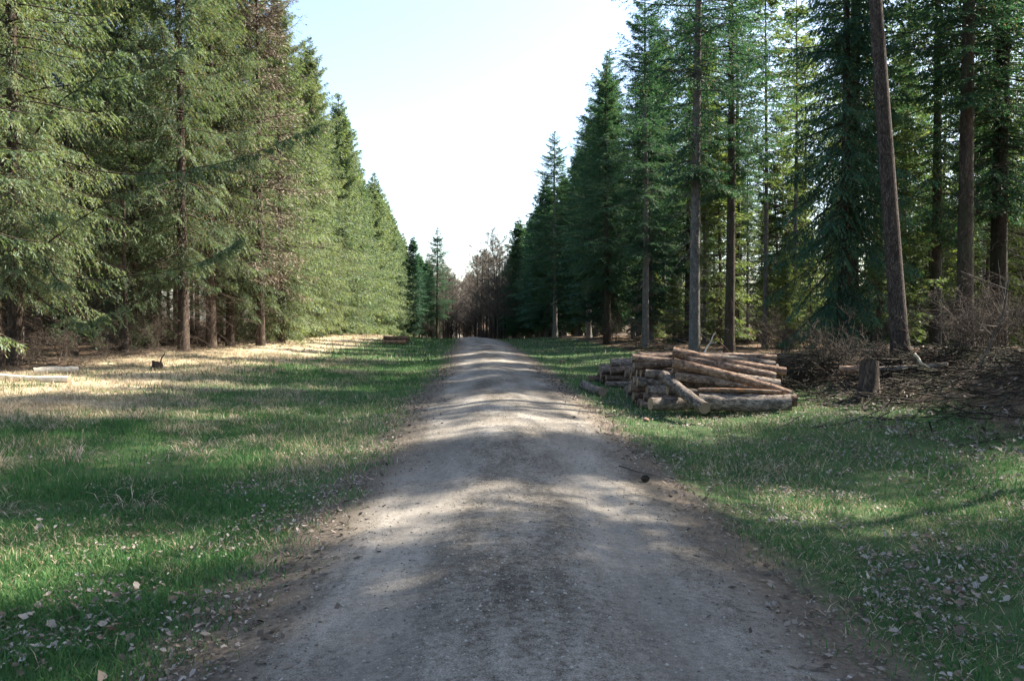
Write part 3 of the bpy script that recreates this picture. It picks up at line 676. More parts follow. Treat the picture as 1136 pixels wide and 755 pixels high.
# ------------------------------------------------------------------ logs
def log_mat(name, c0, c1, c2, patch, amt):
    m, n, l = new_mat(name)
    tc = n.new('ShaderNodeTexCoord'); mp = n.new('ShaderNodeMapping'); mp.inputs['Scale'].default_value = (.55, 1, 1)
    oi = n.new('ShaderNodeObjectInfo')
    ad = n.new('ShaderNodeVectorMath'); ad.operation = 'ADD'
    l.new(tc.outputs['Object'], ad.inputs[0]); l.new(math_(n, l, 'MULTIPLY', oi.outputs['Random'], 50.0), ad.inputs[1])
    l.new(ad.outputs[0], mp.inputs[0])
    a = noise(n, l, 17, 8, .72, mp.outputs[0], .8); b = noise(n, l, 4.5, 5, .65, mp.outputs[0], .5)
    rp = ramp(n, [(.38, c0), (.5, c1), (.64, c2)]); l.new(a.outputs[0], rp.inputs[0])
    f = math_(n, l, 'MULTIPLY', math_(n, l, 'SUBTRACT', b.outputs[0], 1 - amt), 9.0, True)
    c = mixc(n, l, f, rp.outputs[0], patch)
    hv = n.new('ShaderNodeHueSaturation'); l.new(c, hv.inputs['Color'])
    l.new(math_(n, l, 'ADD', math_(n, l, 'MULTIPLY', oi.outputs['Random'], .6), .7), hv.inputs['Value'])
    p = n.new('ShaderNodeBsdfPrincipled'); p.inputs['Roughness'].default_value = .88; p.inputs['Specular IOR Level'].default_value = .2
    l.new(hv.outputs[0], p.inputs['Base Color'])
    bp = n.new('ShaderNodeBump'); bp.inputs['Strength'].default_value = .9; bp.inputs['Distance'].default_value = .015
    h = math_(n, l, 'SUBTRACT', a.outputs[0], math_(n, l, 'MULTIPLY', f, .4))
    l.new(h, bp.inputs['Height']); l.new(bp.outputs[0], p.inputs['Normal'])
    o = n.new('ShaderNodeOutputMaterial'); l.new(p.outputs[0], o.inputs[0])
    return m
M['log_a'] = log_mat('log_bark_brown', (.03, .02, .015), (.115, .076, .054), (.26, .185, .135), (.40, .21, .1), .37)
M['log_b'] = log_mat('log_bark_grey', (.032, .025, .02), (.115, .09, .07), (.25, .205, .165), (.33, .22, .14), .38)
M['log_peel'] = log_mat('log_peeled', (.06, .04, .028), (.20, .12, .078), (.39, .27, .185), (.44, .2, .08), .43)
M['log_pale'] = log_mat('log_debarked', (.42, .35, .25), (.58, .5, .39), (.70, .63, .52), (.40, .30, .2), .35)
def end_mat():
    m, n, l = new_mat('sawn_end')
    tc = n.new('ShaderNodeTexCoord'); sx = n.new('ShaderNodeSeparateXYZ'); l.new(tc.outputs['Object'], sx.inputs[0])
    nz = noise(n, l, 9, 4, .6, tc.outputs['Object'])
    r2 = math_(n, l, 'SQRT', math_(n, l, 'ADD', math_(n, l, 'POWER', sx.outputs[1], 2.0), math_(n, l, 'POWER', sx.outputs[2], 2.0)))
    rr = math_(n, l, 'ADD', r2, math_(n, l, 'MULTIPLY', nz.outputs[0], .02))
    sn = math_(n, l, 'ADD', math_(n, l, 'MULTIPLY', math_(n, l, 'SINE', math_(n, l, 'MULTIPLY', rr, 520.0)), .25), .5)
    rp = ramp(n, [(.1, (.13, .085, .052)), (.6, (.28, .195, .12)), (1, (.40, .30, .19))])
    l.new(math_(n, l, 'ADD', sn, math_(n, l, 'SUBTRACT', nz.outputs[0], .55)), rp.inputs[0])
    oi = n.new('ShaderNodeObjectInfo'); c = mixc(n, l, math_(n, l, 'MULTIPLY', oi.outputs['Random'], .6), rp.outputs[0], (.12, .092, .072))
    p = n.new('ShaderNodeBsdfPrincipled'); p.inputs['Roughness'].default_value = .85; l.new(c, p.inputs['Base Color'])
    o = n.new('ShaderNodeOutputMaterial'); l.new(p.outputs[0], o.inputs[0])
    return m
M['end'] = end_mat()
_ls = [0]
def log(p0, p1, r, label, group=None, mat='log_a', r1=None, m=14, K=13, bend=.02, ends=(1, 1)):
    _ls[0] += 1
    rng = np.random.default_rng(3000 + _ls[0])
    p0 = Vector(p0); p1 = Vector(p1); L = (p1 - p0).length; r1 = r1 or r * .9
    s = np.linspace(0, 1, K)
    P = np.stack([(s - .5) * L, bend * L * np.sin(s * 3.14) * rng.normal(0, 1), bend * .6 * L * np.sin(s * 3.14) * rng.normal(0, 1)], -1)
    rad = (r + (r1 - r) * s) * (1 + .03 * rng.normal(0, 1, K))
    V, q = tubes(P[None], rad[None], m)
    V = V.reshape(K, m, 3)
    lob = 1 + .05 * np.sin(np.arange(m) * 2 * np.pi / m * 2 + rng.random() * 6) + (.045 * rng.normal(0, 1, (K, m)))
    V = P[:, None] + (V - P[:, None]) * lob[..., None]
    kb = Bag(); kb.add(V.reshape(-1, 3), q=q)
    for _k in range(int(L * 2.2)):
        ks = rng.random() * .9 + .05; ka = rng.random() * 6.28; kd = np.array([.25 * rng.normal(), math.cos(ka), math.sin(ka)]); kd /= np.linalg.norm(kd)
        kc = np.array([(ks - .5) * L, np.interp(ks, s, P[:, 1]), np.interp(ks, s, P[:, 2])]); kr = np.interp(ks, s, rad); ln = kr * (1.05 + .3 * rng.random())
        Vk, qk = tubes(np.stack([kc + kd * kr * .7, kc + kd * kr * 1.0, kc + kd * ln])[None], np.array([[.030, .019, .009]]) * (.6 + .6 * rng.random()), 6); kb.add(Vk, q=qk)
    o = obj('log', kb.mesh('log', M[mat], True))
    o.location = (p0 + p1) / 2; o.rotation_euler = (p1 - p0).to_track_quat('X', 'Z').to_euler()
    tag(o, label, 'log', group)
    for e, k, sg in ((ends[0], 0, -1), (ends[1], K - 1, 1)):
        if not e: continue
        ring = V[k] * 1.0; cen = ring.mean(0)
        ring = cen + (ring - cen) * .985; ring[:, 0] += sg * .003; cen = cen + np.array([sg * .006, 0, 0])
        Vd = np.vstack([ring, cen[None]]); j = np.arange(m); t3 = np.stack([j, (j + 1) % m, np.full(m, m)], -1)
        if sg < 0: t3 = t3[:, ::-1]
        obj('cut_end', mk_mesh('cut_end', Vd, t3, None, M['end']), o)
    return o
def g0(x, y): return float(gz(x, y))
# main stack: logs lie across, sawn ends towards the track
rg = np.random.default_rng(77)
GS = 'logs in the main roadside stack'
GT = {'front': 'stacked log in the near face of the main log pile', 'end': 'stacked log inside the main pile, only its sawn end facing the track'}
for layer in range(7):
    y0 = 14.75 + (.095 if layer % 2 else 0) + .085 * layer
    nlog = 19 - 2 * layer
    for j in range(nlog):
        yy = y0 + j * .195 + rg.normal(0, .012)
        rr = .072 + .024 * rg.random()
        x0 = 2.42 + .09 * (yy - 14.5) + rg.normal(0, .09); Ln = 2.45 + .35 * rg.random()
        zz = g0(3.2, yy) + .09 + layer * .145 + rg.normal(0, .01)
        if layer == 6 and j % 2: continue
        dy = rg.normal(0, .05)
        top = layer >= 5
        lab = ('log on the top layer of the main log pile' if top else GT['front'] if j == 0 else GT['end'])
        log((x0, yy, zz), (x0 + Ln, yy + dy, zz - .06 + rg.normal(0, .02)), rr, lab, {True: 'logs on top of the main stack'}.get(top, 'logs in the near face of the stack' if j == 0 else GS), ['log_a', 'log_b'][rg.integers(2)], m=12, K=6)
# lower stack behind it, nearer the track
for layer in range(4):
    for j in range(11 - layer):
        yy = 19.6 + (.09 if layer % 2 else 0) + .06 * layer + j * .2
        rr = .075 + .02 * rg.random(); x0 = 2.35 + .06 * (yy - 19.6) + rg.normal(0, .12) + (.3 if layer == 3 else 0)
        zz = g0(3, yy) + .09 + layer * .165
        log((x0, yy, zz), (x0 + 1.5 + .5 * rg.random(), yy + rg.normal(0, .06), zz + rg.normal(0, .02)), rr,
            'log in the low stack behind the main pile' if j else 'log at the near face of the low stack behind the main pile', 'logs in the low rear stack' if j else 'near face of the low rear stack', ['log_b', 'log_a'][rg.integers(2)], m=10, K=5)
# loose logs thrown against the near face
log((2.80, 14.5, .54), (3.17, 12.95, .13), .11, 'thick log slanting down to the grass at the pile front, sawn end facing us', None, 'log_b', .105)
log((2.42, 13.75, .11), (3.6, 14.05, .11), .11, 'short thick log on the grass under the slanting front log', None, 'log_b')
log((3.30, 13.95, .15), (4.86, 13.70, .14), .145, 'thickest dark log lying along the bottom right of the pile', None, 'log_b', .135)
log((3.4, 14.32, .14), (5.10, 14.12, .13), .12, 'log behind the thickest bottom log, end just showing at its right', None, 'log_a')
log((2.92, 14.28, .80), (4.92, 13.95, .27), .088, 'long brown log lying diagonally down across the front of the pile', None, 'log_peel', .075)
log((3.02, 14.8, .98), (5.04, 14.5, .62), .088, 'topmost long log with peeled orange bark sloping down to the right', None, 'log_peel', .08)
log((3.25, 14.72, .84), (4.82, 14.42, .53), .095, 'log directly under the topmost orange log', None, 'log_a')
log((3.25, 14.48, .70), (4.85, 14.26, .41), .10, 'log with pale square-cut right end, under the topmost logs', None, 'log_b')
log((2.95, 14.18, .56), (4.72, 14.02, .34), .08, 'log wedged under the long diagonal log', None, 'log_a', .07)
log((3.0, 14.46, .45), (4.3, 14.2, .33), .09, 'dark log in the middle of the tumbled front logs', None, 'log_a')
log((3.3, 13.98, .335), (4.72, 13.8, .31), .038, 'thin pole lying on top of the thickest bottom log', None, 'log_peel', .03)
log((2.85, 14.42, .30), (4.2, 14.4, .26), .10, 'log low in the pile behind the slanting front log', None, 'log_b')
log((2.98, 14.62, .66), (4.55, 14.5, .50), .075, 'thin log showing between the stacked logs and the diagonal log', None, 'log_a')
log((3.05, 14.95, .90), (4.95, 14.85, .72), .085, 'grey log lying behind the topmost orange log', None, 'log_b')
log((3.1, 14.22, .28), (4.6, 14.2, .22), .07, 'thin grey log just above the thickest bottom log', None, 'log_b')
log((1.68, 18.4, g0(1.68, 18.4) + .1), (1.95, 16.9, g0(1.95, 16.9) + .1), .11, 'single short log lying alone on the grass between track and pile', None, 'log_b')
# logs on the left
log((-10.9, 16.3, g0(-10.9, 16.3) + .07), (-8.95, 15.9, g0(-8.95, 15.9) + .06), .072, 'long pale debarked pole on the straw at the left border', None, 'log_pale', .06)
log((-10.45, 17.2, g0(-10.45, 17.2) + .1), (-9.75, 17.7, g0(-9.75, 17.7) + .1), .1, 'short log with dark end behind the pale pole on the left', None, 'log_pale')
for i, (a, b_, r_, lb) in enumerate([((-7.6, 46, .12), (-6.2, 46, .12), .13, 'lower front log of the small log heap far left of the track'), ((-7.5, 46.3, .13), (-6.1, 46.4, .13), .13, 'rear log of the small log heap far left of the track'),
                                     ((-7.5, 46.1, .36), (-6.0, 46.2, .34), .13, 'top orange log of the small log heap far left of the track')]):
    z0 = g0(-7, 46)
    log((a[0], a[1], a[2] + z0), (b_[0], b_[1], b_[2] + z0), r_, lb, 'far left log heap', 'log_peel')
# sticks and poles on the right bank
log((6.75, 16.2, g0(6.75, 16.2) + .42), (7.25, 15.8, g0(7.25, 15.8) + .28), .07, 'short orange-brown log end poking out of the brush behind the stump', None, 'log_peel')
log((7.15, 15.8, g0(7.15, 15.8) + .30), (8.3, 15.0, g0(8.3, 15.0) + .10), .05, 'thin grey trunk lying along the top of the bank right of the stump', None, 'log_b', .06)

# ------------------------------------------------------------------ stump, stake, sticks
def stump(x, y, r, h, label, moss=True, seed=1):
    rng = np.random.default_rng(seed)
    m, K = 18, 9
    an = np.arange(m) * 2 * np.pi / m
    zz = np.array([-.25, -.05, .05, .14, .26, .4, .6, .85, 1.0]); zz[2:] *= h
    fl = np.array([2.0, 1.75, 1.5, 1.28, 1.12, 1.04, 1.0, .98, .97])
    lob = 1 + .16 * np.cos(5 * an + 1)[None] * (fl[:, None] - .97) + .06 * np.cos(3 * an)[None] + .03 * rng.normal(0, 1, (K, m))
    rr = r * fl[:, None] * lob
    Z_ = np.repeat(zz[:, None], m, 1); Z_[-1] += .04 * np.cos(an + 2) * (1 + rng.random(m) * .3)
    V = np.stack([rr * np.cos(an), rr * np.sin(an), Z_], -1)
    j = np.arange(m); j2 = (j + 1) % m
    q = np.concatenate([np.stack([k * m + j, k * m + j2, (k + 1) * m + j2, (k + 1) * m + j], -1) for k in range(K - 1)])
    e = empty('tree_stump', (x, y, g0(x, y)), 0); tag(e, label, 'stump')
    obj('bark', mk_mesh('stump_bark', V.reshape(-1, 3), None, q, M['bark_spruce'], None, True), e)
    ring = V[-1] * np.array([.985, .985, 1]) + np.array([0, 0, .004]); c = ring.mean(0) + np.array([0, 0, -.015])
    t3 = np.stack([j, j2, np.full(m, m)], -1)
    obj('sawn_top', mk_mesh('stump_top', np.vstack([ring, c[None]]), t3, None, M['moss'] if moss else M['end']), e)
    return e
m_, n_, l_ = new_mat('moss')
nz = noise(n_, l_, 30, 5, .7); rp_ = ramp(n_, [(.3, (.09, .10, .02)), (.6, (.2, .2, .04)), (.8, (.3, .24, .1))]); l_.new(nz.outputs[0], rp_.inputs[0])
p_ = n_.new('ShaderNodeBsdfPrincipled'); p_.inputs['Roughness'].default_value = 1; l_.new(rp_.outputs[0], p_.inputs['Base Color'])
o_ = n_.new('ShaderNodeOutputMaterial'); l_.new(p_.outputs[0], o_.inputs[0]); M['moss'] = m_
stump(6.62, 14.6, .17, .68, 'mossy-topped tree stump on the bank right of the log pile', True, 3)
stump(-9.1, 20.2, .13, .20, 'low dark rotten stump on the straw left of the grass', False, 4)
def stick(name, pts, r, label, mat, cat='branch', group=None, twigs=0, seed=0):
    rng = np.random.default_rng(seed)
    pts = np.array(pts, float); o0 = pts[0].copy(); P = pts - o0
    t0 = np.linspace(0, 1, len(P)); t1 = np.linspace(0, 1, 9)
    Q = np.stack([np.interp(t1, t0, P[:, k]) for k in range(3)], -1) + rng.normal(0, r * .35, (9, 3))
    b = Bag(); V, q = tubes(Q[None], (r * (1 - .55 * t1))[None], 6); b.add(V, q=q)
    for k in range(twigs):
        i = rng.integers(2, 8); d = nrm(nrm(P[-1] - P[0]) * .6 + rng.normal(0, .6, 3)); l = np.linalg.norm(P[-1]) * (.2 + .3 * rng.random())
        V, q = tubes(np.stack([Q[i], Q[i] + d * l * .5 + rng.normal(0, .02, 3), Q[i] + d * l])[None], np.array([[r * .5, r * .4, r * .2]]), 4); b.add(V, q=q)
    o = obj(name, b.mesh(name, M[mat], True)); o.location = o0
    tag(o, label, cat, group); return o
stick('broken_stick', [(-9.05, 20.2, g0(-9.1, 20.2) + .05), (-8.95, 20.15, g0(-9.1, 20.2) + .3), (-8.86, 20.1, g0(-9.1, 20.2) + .46)], .025, 'dark broken stick standing up beside the low rotten stump', 'twig')
zz = g0(8.0, 15.2)
stick('split_stake', [(7.75, 15.2, zz + .42), (8.02, 15.1, zz + .12)], .035, 'pale split stake leaning in the brush right of the leaning trunk', 'log_pale')
stick('forked_branch', [(4.15, 17.2, .75), (4.3, 17.2, 1.05), (4.42, 17.15, 1.30)], .022, 'pale forked branch sticking up behind the log pile', 'log_pale', twigs=1, seed=4)
stick('forked_branch', [(4.38, 17.2, 1.27), (4.6, 17.25, 1.05), (4.78, 17.3, .85)], .016, 'thin branch leaning against the pale forked branch behind the pile', 'log_peel')
stick('fallen_twig', [(4.0, 12.0, g0(4, 12) + .02), (4.25, 12.1, g0(4.25, 12.1) + .05), (4.5, 12.2, g0(4.5, 12.2) + .16)], .012, 'dark forked twig on the grass right of the log pile', 'twig', twigs=4, seed=8)
stick('fallen_twig', [(1.55, 13.0, g0(1.55, 13.0) + .03), (1.75, 13.1, g0(1.75, 13.1) + .04), (1.9, 13.3, g0(1.9, 13.3) + .14)], .02, 'dark leafy twig on the right edge of the track before the pile', 'twig', twigs=6, seed=9)
stick('fallen_twig', [(1.12, 8.2, g0(1.12, 8.2) + .025), (1.25, 8.05, g0(1.25, 8.05) + .025), (1.4, 7.9, g0(1.4, 7.9) + .03)], .007, 'short dark twig on the right half of the track near the cone', 'twig', twigs=1, seed=10)
stick('arched_branch', [(8.3, 14.0, g0(8.3, 14)), (8.6, 14.1, g0(8.3, 14) + .55), (8.85, 14.2, g0(8.3, 14) + 1.0), (8.95, 14.2, g0(8.3, 14) + 1.7)], .022, 'dark curving bare branch rising from the right bank', 'twig', twigs=7, seed=11)
# cone on the track
b = Bag(); rng = np.random.default_rng(1)
for k in range(9):
    f = k / 8; rad = .028 * math.sin(.35 + 2.5 * f); x0 = -.05 + .1 * f
    for j in range(8):
        a = j * .785 + k * .39
        c = np.array([x0, rad * math.cos(a), rad * math.sin(a)]); o2 = np.array([x0 + .012, 1.45 * rad * math.cos(a), 1.45 * rad * math.sin(a)])
        tn = np.array([0, -math.sin(a), math.cos(a)]) * .012
        b.add(np.array([c * .6 + np.array([x0 * .4 - .004, 0, 0]), c - tn, o2, c + tn]), q=np.array([[0, 1, 2, 3]]))
V, q = tubes(np.stack([np.linspace(-.05, .052, 7), np.zeros(7), np.zeros(7)], -1)[None], np.array([[.006, .018, .026, .027, .022, .014, .003]]), 8); b.add(V, q=q)
cone = obj('pine_cone', b.mesh('pine_cone', M['bark_dark'])); cone.location = (1.28, 7.55, g0(1.28, 7.55) + .045); cone.rotation_euler = (.3, .1, .8)
tag(cone, 'dark pine cone lying at the right edge of the track', 'pine cone')
def stone(x, y, r, label, seed):
    rng = np.random.default_rng(seed); import bmesh
    bm = bmesh.new(); bmesh.ops.create_icosphere(bm, subdivisions=2, radius=r)
    for vtx in bm.verts: vtx.co = vtx.co * (1 + .14 * rng.normal()) ; vtx.co.z *= .75
    me = bpy.data.meshes.new('stone'); bm.to_mesh(me); bm.free(); me.materials.append(M['log_peel'])
    for p in me.polygons: p.use_smooth = True
    o = obj('stone', me); o.location = (x, y, g0(x, y) + r * .45); tag(o, label, 'stone')
stone(2.25, 13.2, .06, 'pale round stone on the grass in front of the log pile', 5)
stone(1.95, 30.5, .11, 'pale stone on the grass right of the track, beyond the rear stack', 6)

# ------------------------------------------------------------------ shrubs
def shrub(proto_me, name, x, y, label, group, sc=1.0):
    o = obj(name, proto_me); o.location = (x, y, g0(x, y)); o.scale = (sc, sc, sc); o.rotation_euler = (0, 0, (x * 7.3 + y * 3.1) % 6.28)
    tag(o, label, 'shrub', group); return o
sb = [bush(51, 16, 1.5, .9, 12).mesh('bare_shrub_a', M['twig']), bush(52, 12, 2.1, .7, 14).mesh('bare_shrub_b', M['twig']), bush(53, 24, .9, 1.3, 10, .009).mesh('bare_shrub_c', M['twig'])]
for i, (x, y, k, s, lb) in enumerate([(9.9, 14.4, 1, .9, 'tall bare dark shrub at the right border on the bank'), (9.1, 16.0, 0, .9, 'bare shrub on the bank between the leaning trunk and the right border'),
                                      (7.9, 16.6, 2, .9, 'low twiggy shrub at the foot of the leaning trunk'), (9.9, 16.0, 1, .9, 'bare shrub behind the right bank near the thick-trunked fir'),
                                      (9.2, 12.6, 2, .9, 'low spreading bare shrub at the lower right border of the bank'), (7.3, 17.5, 0, 1.0, 'bare shrub behind the stump on the bank'),
                                      (10.6, 18.0, 0, 1.2, 'bare shrub in front of the thick-trunked fir')]):
    shrub(sb[k], 'bare_shrub', x, y, lb, 'bare shrubs on the right bank', s)
rg = np.random.default_rng(31)
for i in range(26):
    x, y = uv2xy(8.5 + 9 * rg.random(), 20 + 30 * rg.random())
    shrub(sb[rg.integers(3)], 'undergrowth_shrub', x, y, 'brown leafless undergrowth shrub between the trunks of the right wood', 'undergrowth shrubs in the right wood', .7 + .6 * rg.random())
for i in range(22):
    x, y = uv2xy(-12.0 + 2.0 * rg.random() - 2 * rg.random(), 20 + 26 * rg.random())
    shrub(sb[rg.integers(3)], 'undergrowth_shrub', x, y, 'brown leafless undergrowth shrub at the foot of the left spruces', 'undergrowth shrubs at the left edge', .5 + .5 * rg.random())

for i in range(30):
    D = 120 + 90 * rg.random(); px = 478 + 78 * rg.random()
    if abs(px - (568 + 875 * uv2xy(track_c(D), D)[0] / D)) > 6:
        shrub(sb[i % 3], 'distant_shrub', at(px, D), D, 'brown leafless shrub below the bare trees at the far end', 'distant shrubs at the far end', 2.2 + 1.6 * rg.random())

# ------------------------------------------------------------------ brushwood (stuff)
def brush(n, cx, cy, sx, sy, hz, seed, Lm=1.3, r=.011):
    rng = np.random.default_rng(seed)
    x = cx + rng.normal(0, sx, n); y = cy + rng.normal(0, sy, n)
    hh = hz * np.exp(-((x - cx) / (1.5 * sx)) ** 2 - ((y - cy) / (1.5 * sy)) ** 2)
    z = gz(x, y) + hh * rng.random(n) + .02
    a = rng.normal(.2, .8, n) + np.where(rng.random(n) < .3, 1.2, 0); e = rng.normal(0, .2, n)
    D = np.stack([np.cos(a) * np.cos(e), np.sin(a) * np.cos(e), np.sin(e)], -1); L = Lm * (.25 + .8 * rng.random(n))
    s = np.linspace(-.5, .5, 5); bend = rng.normal(0, .12, (n, 3))
    P = np.stack([x, y, z], -1)[:, None] + D[:, None] * (L[:, None] * s)[..., None] + (L[:, None] * (s ** 2))[..., None] * bend[:, None]
    P[..., 2] = np.maximum(P[..., 2], gz(P[..., 0], P[..., 1]) + .01)
    return tubes(P, (r * (.4 + rng.random(n)))[:, None] * np.linspace(1, .4, 5)[None], 3)
bb = Bag()
for k, a in enumerate([(750, 6.6, 18.2, .9, .7, .7, 1), (500, 5.4, 18.6, .5, .5, .5, 2), (380, 8.2, 15.8, .9, .5, .3, 3), (350, 5.6, 24, .5, 2.5, .3, 4), (350, 6.5, 32, .5, 4, .3, 5), (260, 7.1, 14.6, .8, .5, .15, 6), (220, 9.4, 13.8, .7, .8, .35, 7), (220, 7.6, 12.4, .9, 1.0, .08, 9), (250, 8.5, 40, .8, 6, .3, 8)]):
    V, q = brush(a[0], *a[1:6], a[6]); bb.add(V, q=q)
tag(obj('brushwood', bb.mesh('brushwood', M['bark_dark'])), 'dark tangled brushwood heaped on the bank behind the log pile', 'brushwood', kind='stuff')
bb = Bag()
for k, a in enumerate([(500, -12.5, 20, 1.2, 2.0, .2, 11), (600, -12.3, 27, 1.0, 3, .2, 12), (300, -11.6, 35, .8, 3, .2, 13)]):
    V, q = brush(a[0], *a[1:6], a[6], .8, .007); bb.add(V, q=q)
tag(obj('fallen_twigs', bb.mesh('fallen_twigs', M['twig'])), 'thin dead twigs strewn under the spruces on the left', 'twigs', kind='stuff')

# ------------------------------------------------------------------ grass (stuff)
rg = np.random.default_rng(99)
def fields(x, y):
    u, v = xy2uv(x, y); d = u - track_c(v)
    edge = np.where(d < 0, track_edge(v, -1), track_edge(v, 1))
    inside = sst(-.35, .75, np.abs(d) - edge + .5 * (fbm(x * 1.7, y * 1.7, 12) - .5))
    st = straw_f(x, y, d, v)
    du = np.maximum(sst(9.5, 11.5, -d), sst(5.6, 8.0, d + 1.8 * (fbm(x * .4, y * .4, 5) - .5)))
    return d, v, inside, st, du
def blades(n, D0, D1, Lr, wr, seg2, pw=1.0):
    D = D0 + (D1 - D0) * rg.random(n) ** pw
    x = (rg.random(n) * 2 - 1) * (.68 * D + .5); y = D
    if D0 > 15: x = np.clip(x, -13, 99)
    d, v, ins, st, du = fields(x, y)
    bald = sst(.30, .50, fbm(x * .9, y * .9, 21))
    keep = rg.random(n) < ins ** 1.6 * (1 - .90 * du) * (.35 + .65 * bald) * np.where(d > 0, .45, .95) * (1 - .35 * st)
    x, y, st, d = x[keep], y[keep], st[keep], d[keep]; n = len(x)
    dry = np.clip(np.where(d > 0, .24, .16) + .75 * st + 1.3 * (fbm(x * .55, y * .55, 30) - .52) * np.where(d < 0, 1.0, .6) + .35 * (fbm(x * 2.5, y * 2.5, 31) - .5), .03, .95)
    isdry = rg.random(n) < dry
    L = Lr * (.55 + .8 * rg.random(n)) * (.35 + 1.3 * fbm(x * 3.1, y * 3.1, 33)) * np.where(isdry, 1.15, 1)
    az = rg.random(n) * 6.28; tilt = np.abs(rg.normal(.35, .3, n)) + np.where(isdry, .45, 0)
    D_ = np.stack([np.cos(az) * np.sin(tilt), np.sin(az) * np.sin(tilt), np.cos(tilt)], -1)
    B = np.stack([x, y, gz(x, y) - .004], -1)
    a2 = rg.random(n) * 6.28; W = np.stack([np.cos(a2), np.sin(a2), np.zeros(n)], -1) * (wr * (.6 + .7 * rg.random(n)))[:, None] * .5
    g = rg.random((n, 1)); hue = fbm(x * .7, y * .7, 40)[:, None]
    green = np.array([.020, .105, .036]) * (1 - g) + np.array([.075, .185, .045]) * g
    green = green * (.75 + .5 * hue)
    yel = np.array([.19, .19, .055])
    green = green * .82 + yel * .18 * rg.random((n, 1)) * 2 * hue
    dc = np.array([.24, .18, .105]) * (1 - g) + np.array([.50, .415, .28]) * g
    c = np.where(isdry[:, None], dc, green)
    if seg2:
        mid = B + D_ * (L * .55)[:, None]; D2 = nrm(D_ + np.stack([np.cos(az), np.sin(az), -.5 * np.ones(n)], -1) * .55)
        tip = mid + D2 * (L * .5)[:, None]
        V = np.stack([B - W, B + W, mid + W * .75, mid - W * .75, tip], 1); i = np.arange(n)[:, None] * 5
        return V.reshape(-1, 3), i + np.array([[3, 2, 4]]), i + np.array([[0, 1, 2, 3]]), np.repeat(c, 5, 0)
    V = np.stack([B - W, B + W, B + D_ * L[:, None]], 1); i = np.arange(n)[:, None] * 3
    return V.reshape(-1, 3), i + np.array([[0, 1, 2]]), None, np.repeat(c, 3, 0)
M['grass'] = vcol_mat('grass_blades', .3, .6)
gb = Bag()
for a in [(190000, 2.6, 7.5, .066, .006, True, .75), (210000, 7, 15, .085, .010, False, .8), (150000, 14, 30, .10, .018, False, .8), (120000, 29, 75, .13, .04, False, .8)]:
    V, t3, q, c = blades(*a); gb.add(V, t=t3, q=q, a=c)
tag(obj('grass', gb.mesh('grass', M['grass'], attr='col')), 'short patchy green grass with dry stalks on both verges', 'grass', kind='stuff')
# dry tussocks
db = Bag()
n = 700
uu = -2.4 - 7.6 * rg.random(n) ** .8; vv = 6.2 + 24 * rg.random(n) ** 1.2
cx, cy = uv2xy(uu, vv); k = fbm(cx * .6, cy * .6, 30) + .12 * sst(4, 7, -uu) > .48
cx, cy = cx[k], cy[k]; nb_ = 55
x = (cx[:, None] + rg.normal(0, .15, (len(cx), nb_))).ravel(); y = (cy[:, None] + rg.normal(0, .15, (len(cx), nb_))).ravel(); n = len(x)
az = np.arctan2(y - np.repeat(cy, nb_), x - np.repeat(cx, nb_)) + rg.normal(0, .5, n)
L = .22 * (.4 + .8 * rg.random(n)); H0 = np.stack([np.cos(az), np.sin(az), np.zeros(n)], -1)
B = np.stack([x, y, gz(x, y) - .005], -1); W = np.stack([-np.sin(az), np.cos(az), np.zeros(n)], -1) * .0035
p1 = B + L[:, None] * (.25 * H0 + np.array([0, 0, .32])); p2 = B + L[:, None] * (.62 * H0 + np.array([0, 0, .36])); p3 = B + L[:, None] * (1.0 * H0 + np.array([0, 0, .12]))
V = np.stack([B - W, B + W, p1 + W, p1 - W, p2 + W * .8, p2 - W * .8, p3], 1); i = np.arange(n)[:, None] * 7
g = rg.random((n, 1)); c = np.array([.19, .15, .095]) * (1 - g) + np.array([.44, .37, .265]) * g
db.add(V.reshape(-1, 3), t=i + np.array([[5, 4, 6]]), q=np.concatenate([i + np.array([[0, 1, 2, 3]]), i + np.array([[3, 2, 4, 5]])]), a=np.repeat(c, 7, 0))
tag(obj('dry_grass', db.mesh('dry_grass', M['grass'], attr='col')), 'bleached straw-coloured grass tussocks on the left verge', 'dry grass', kind='stuff')

# ------------------------------------------------------------------ fallen leaves
def leaf_mat():
    m, n, l = new_mat('fallen_leaf')
    oi = n.new('ShaderNodeObjectInfo')
    rp = ramp(n, [(0, (.08, .05, .032)), (.35, (.17, .115, .075)), (.7, (.29, .235, .185)), (1, (.42, .37, .32))])
    l.new(oi.outputs['Random'], rp.inputs[0])
    tc = n.new('ShaderNodeTexCoord'); nz = noise(n, l, 40, 3, .6, tc.outputs['Object'])
    c = mixc(n, l, math_(n, l, 'MULTIPLY', nz.outputs[0], .5), rp.outputs[0], (.16, .11, .075))
    p = n.new('ShaderNodeBsdfPrincipled'); p.inputs['Roughness'].default_value = .7; l.new(c, p.inputs['Base Color'])
    t = n.new('ShaderNodeBsdfTranslucent'); l.new(c, t.inputs[0])
    mx = n.new('ShaderNodeMixShader'); mx.inputs[0].default_value = .2; l.new(p.outputs[0], mx.inputs[1]); l.new(t.outputs[0], mx.inputs[2])
    o = n.new('ShaderNodeOutputMaterial'); l.new(mx.outputs[0], o.inputs[0])
    return m
M['leaf'] = leaf_mat()
leaf_me = []
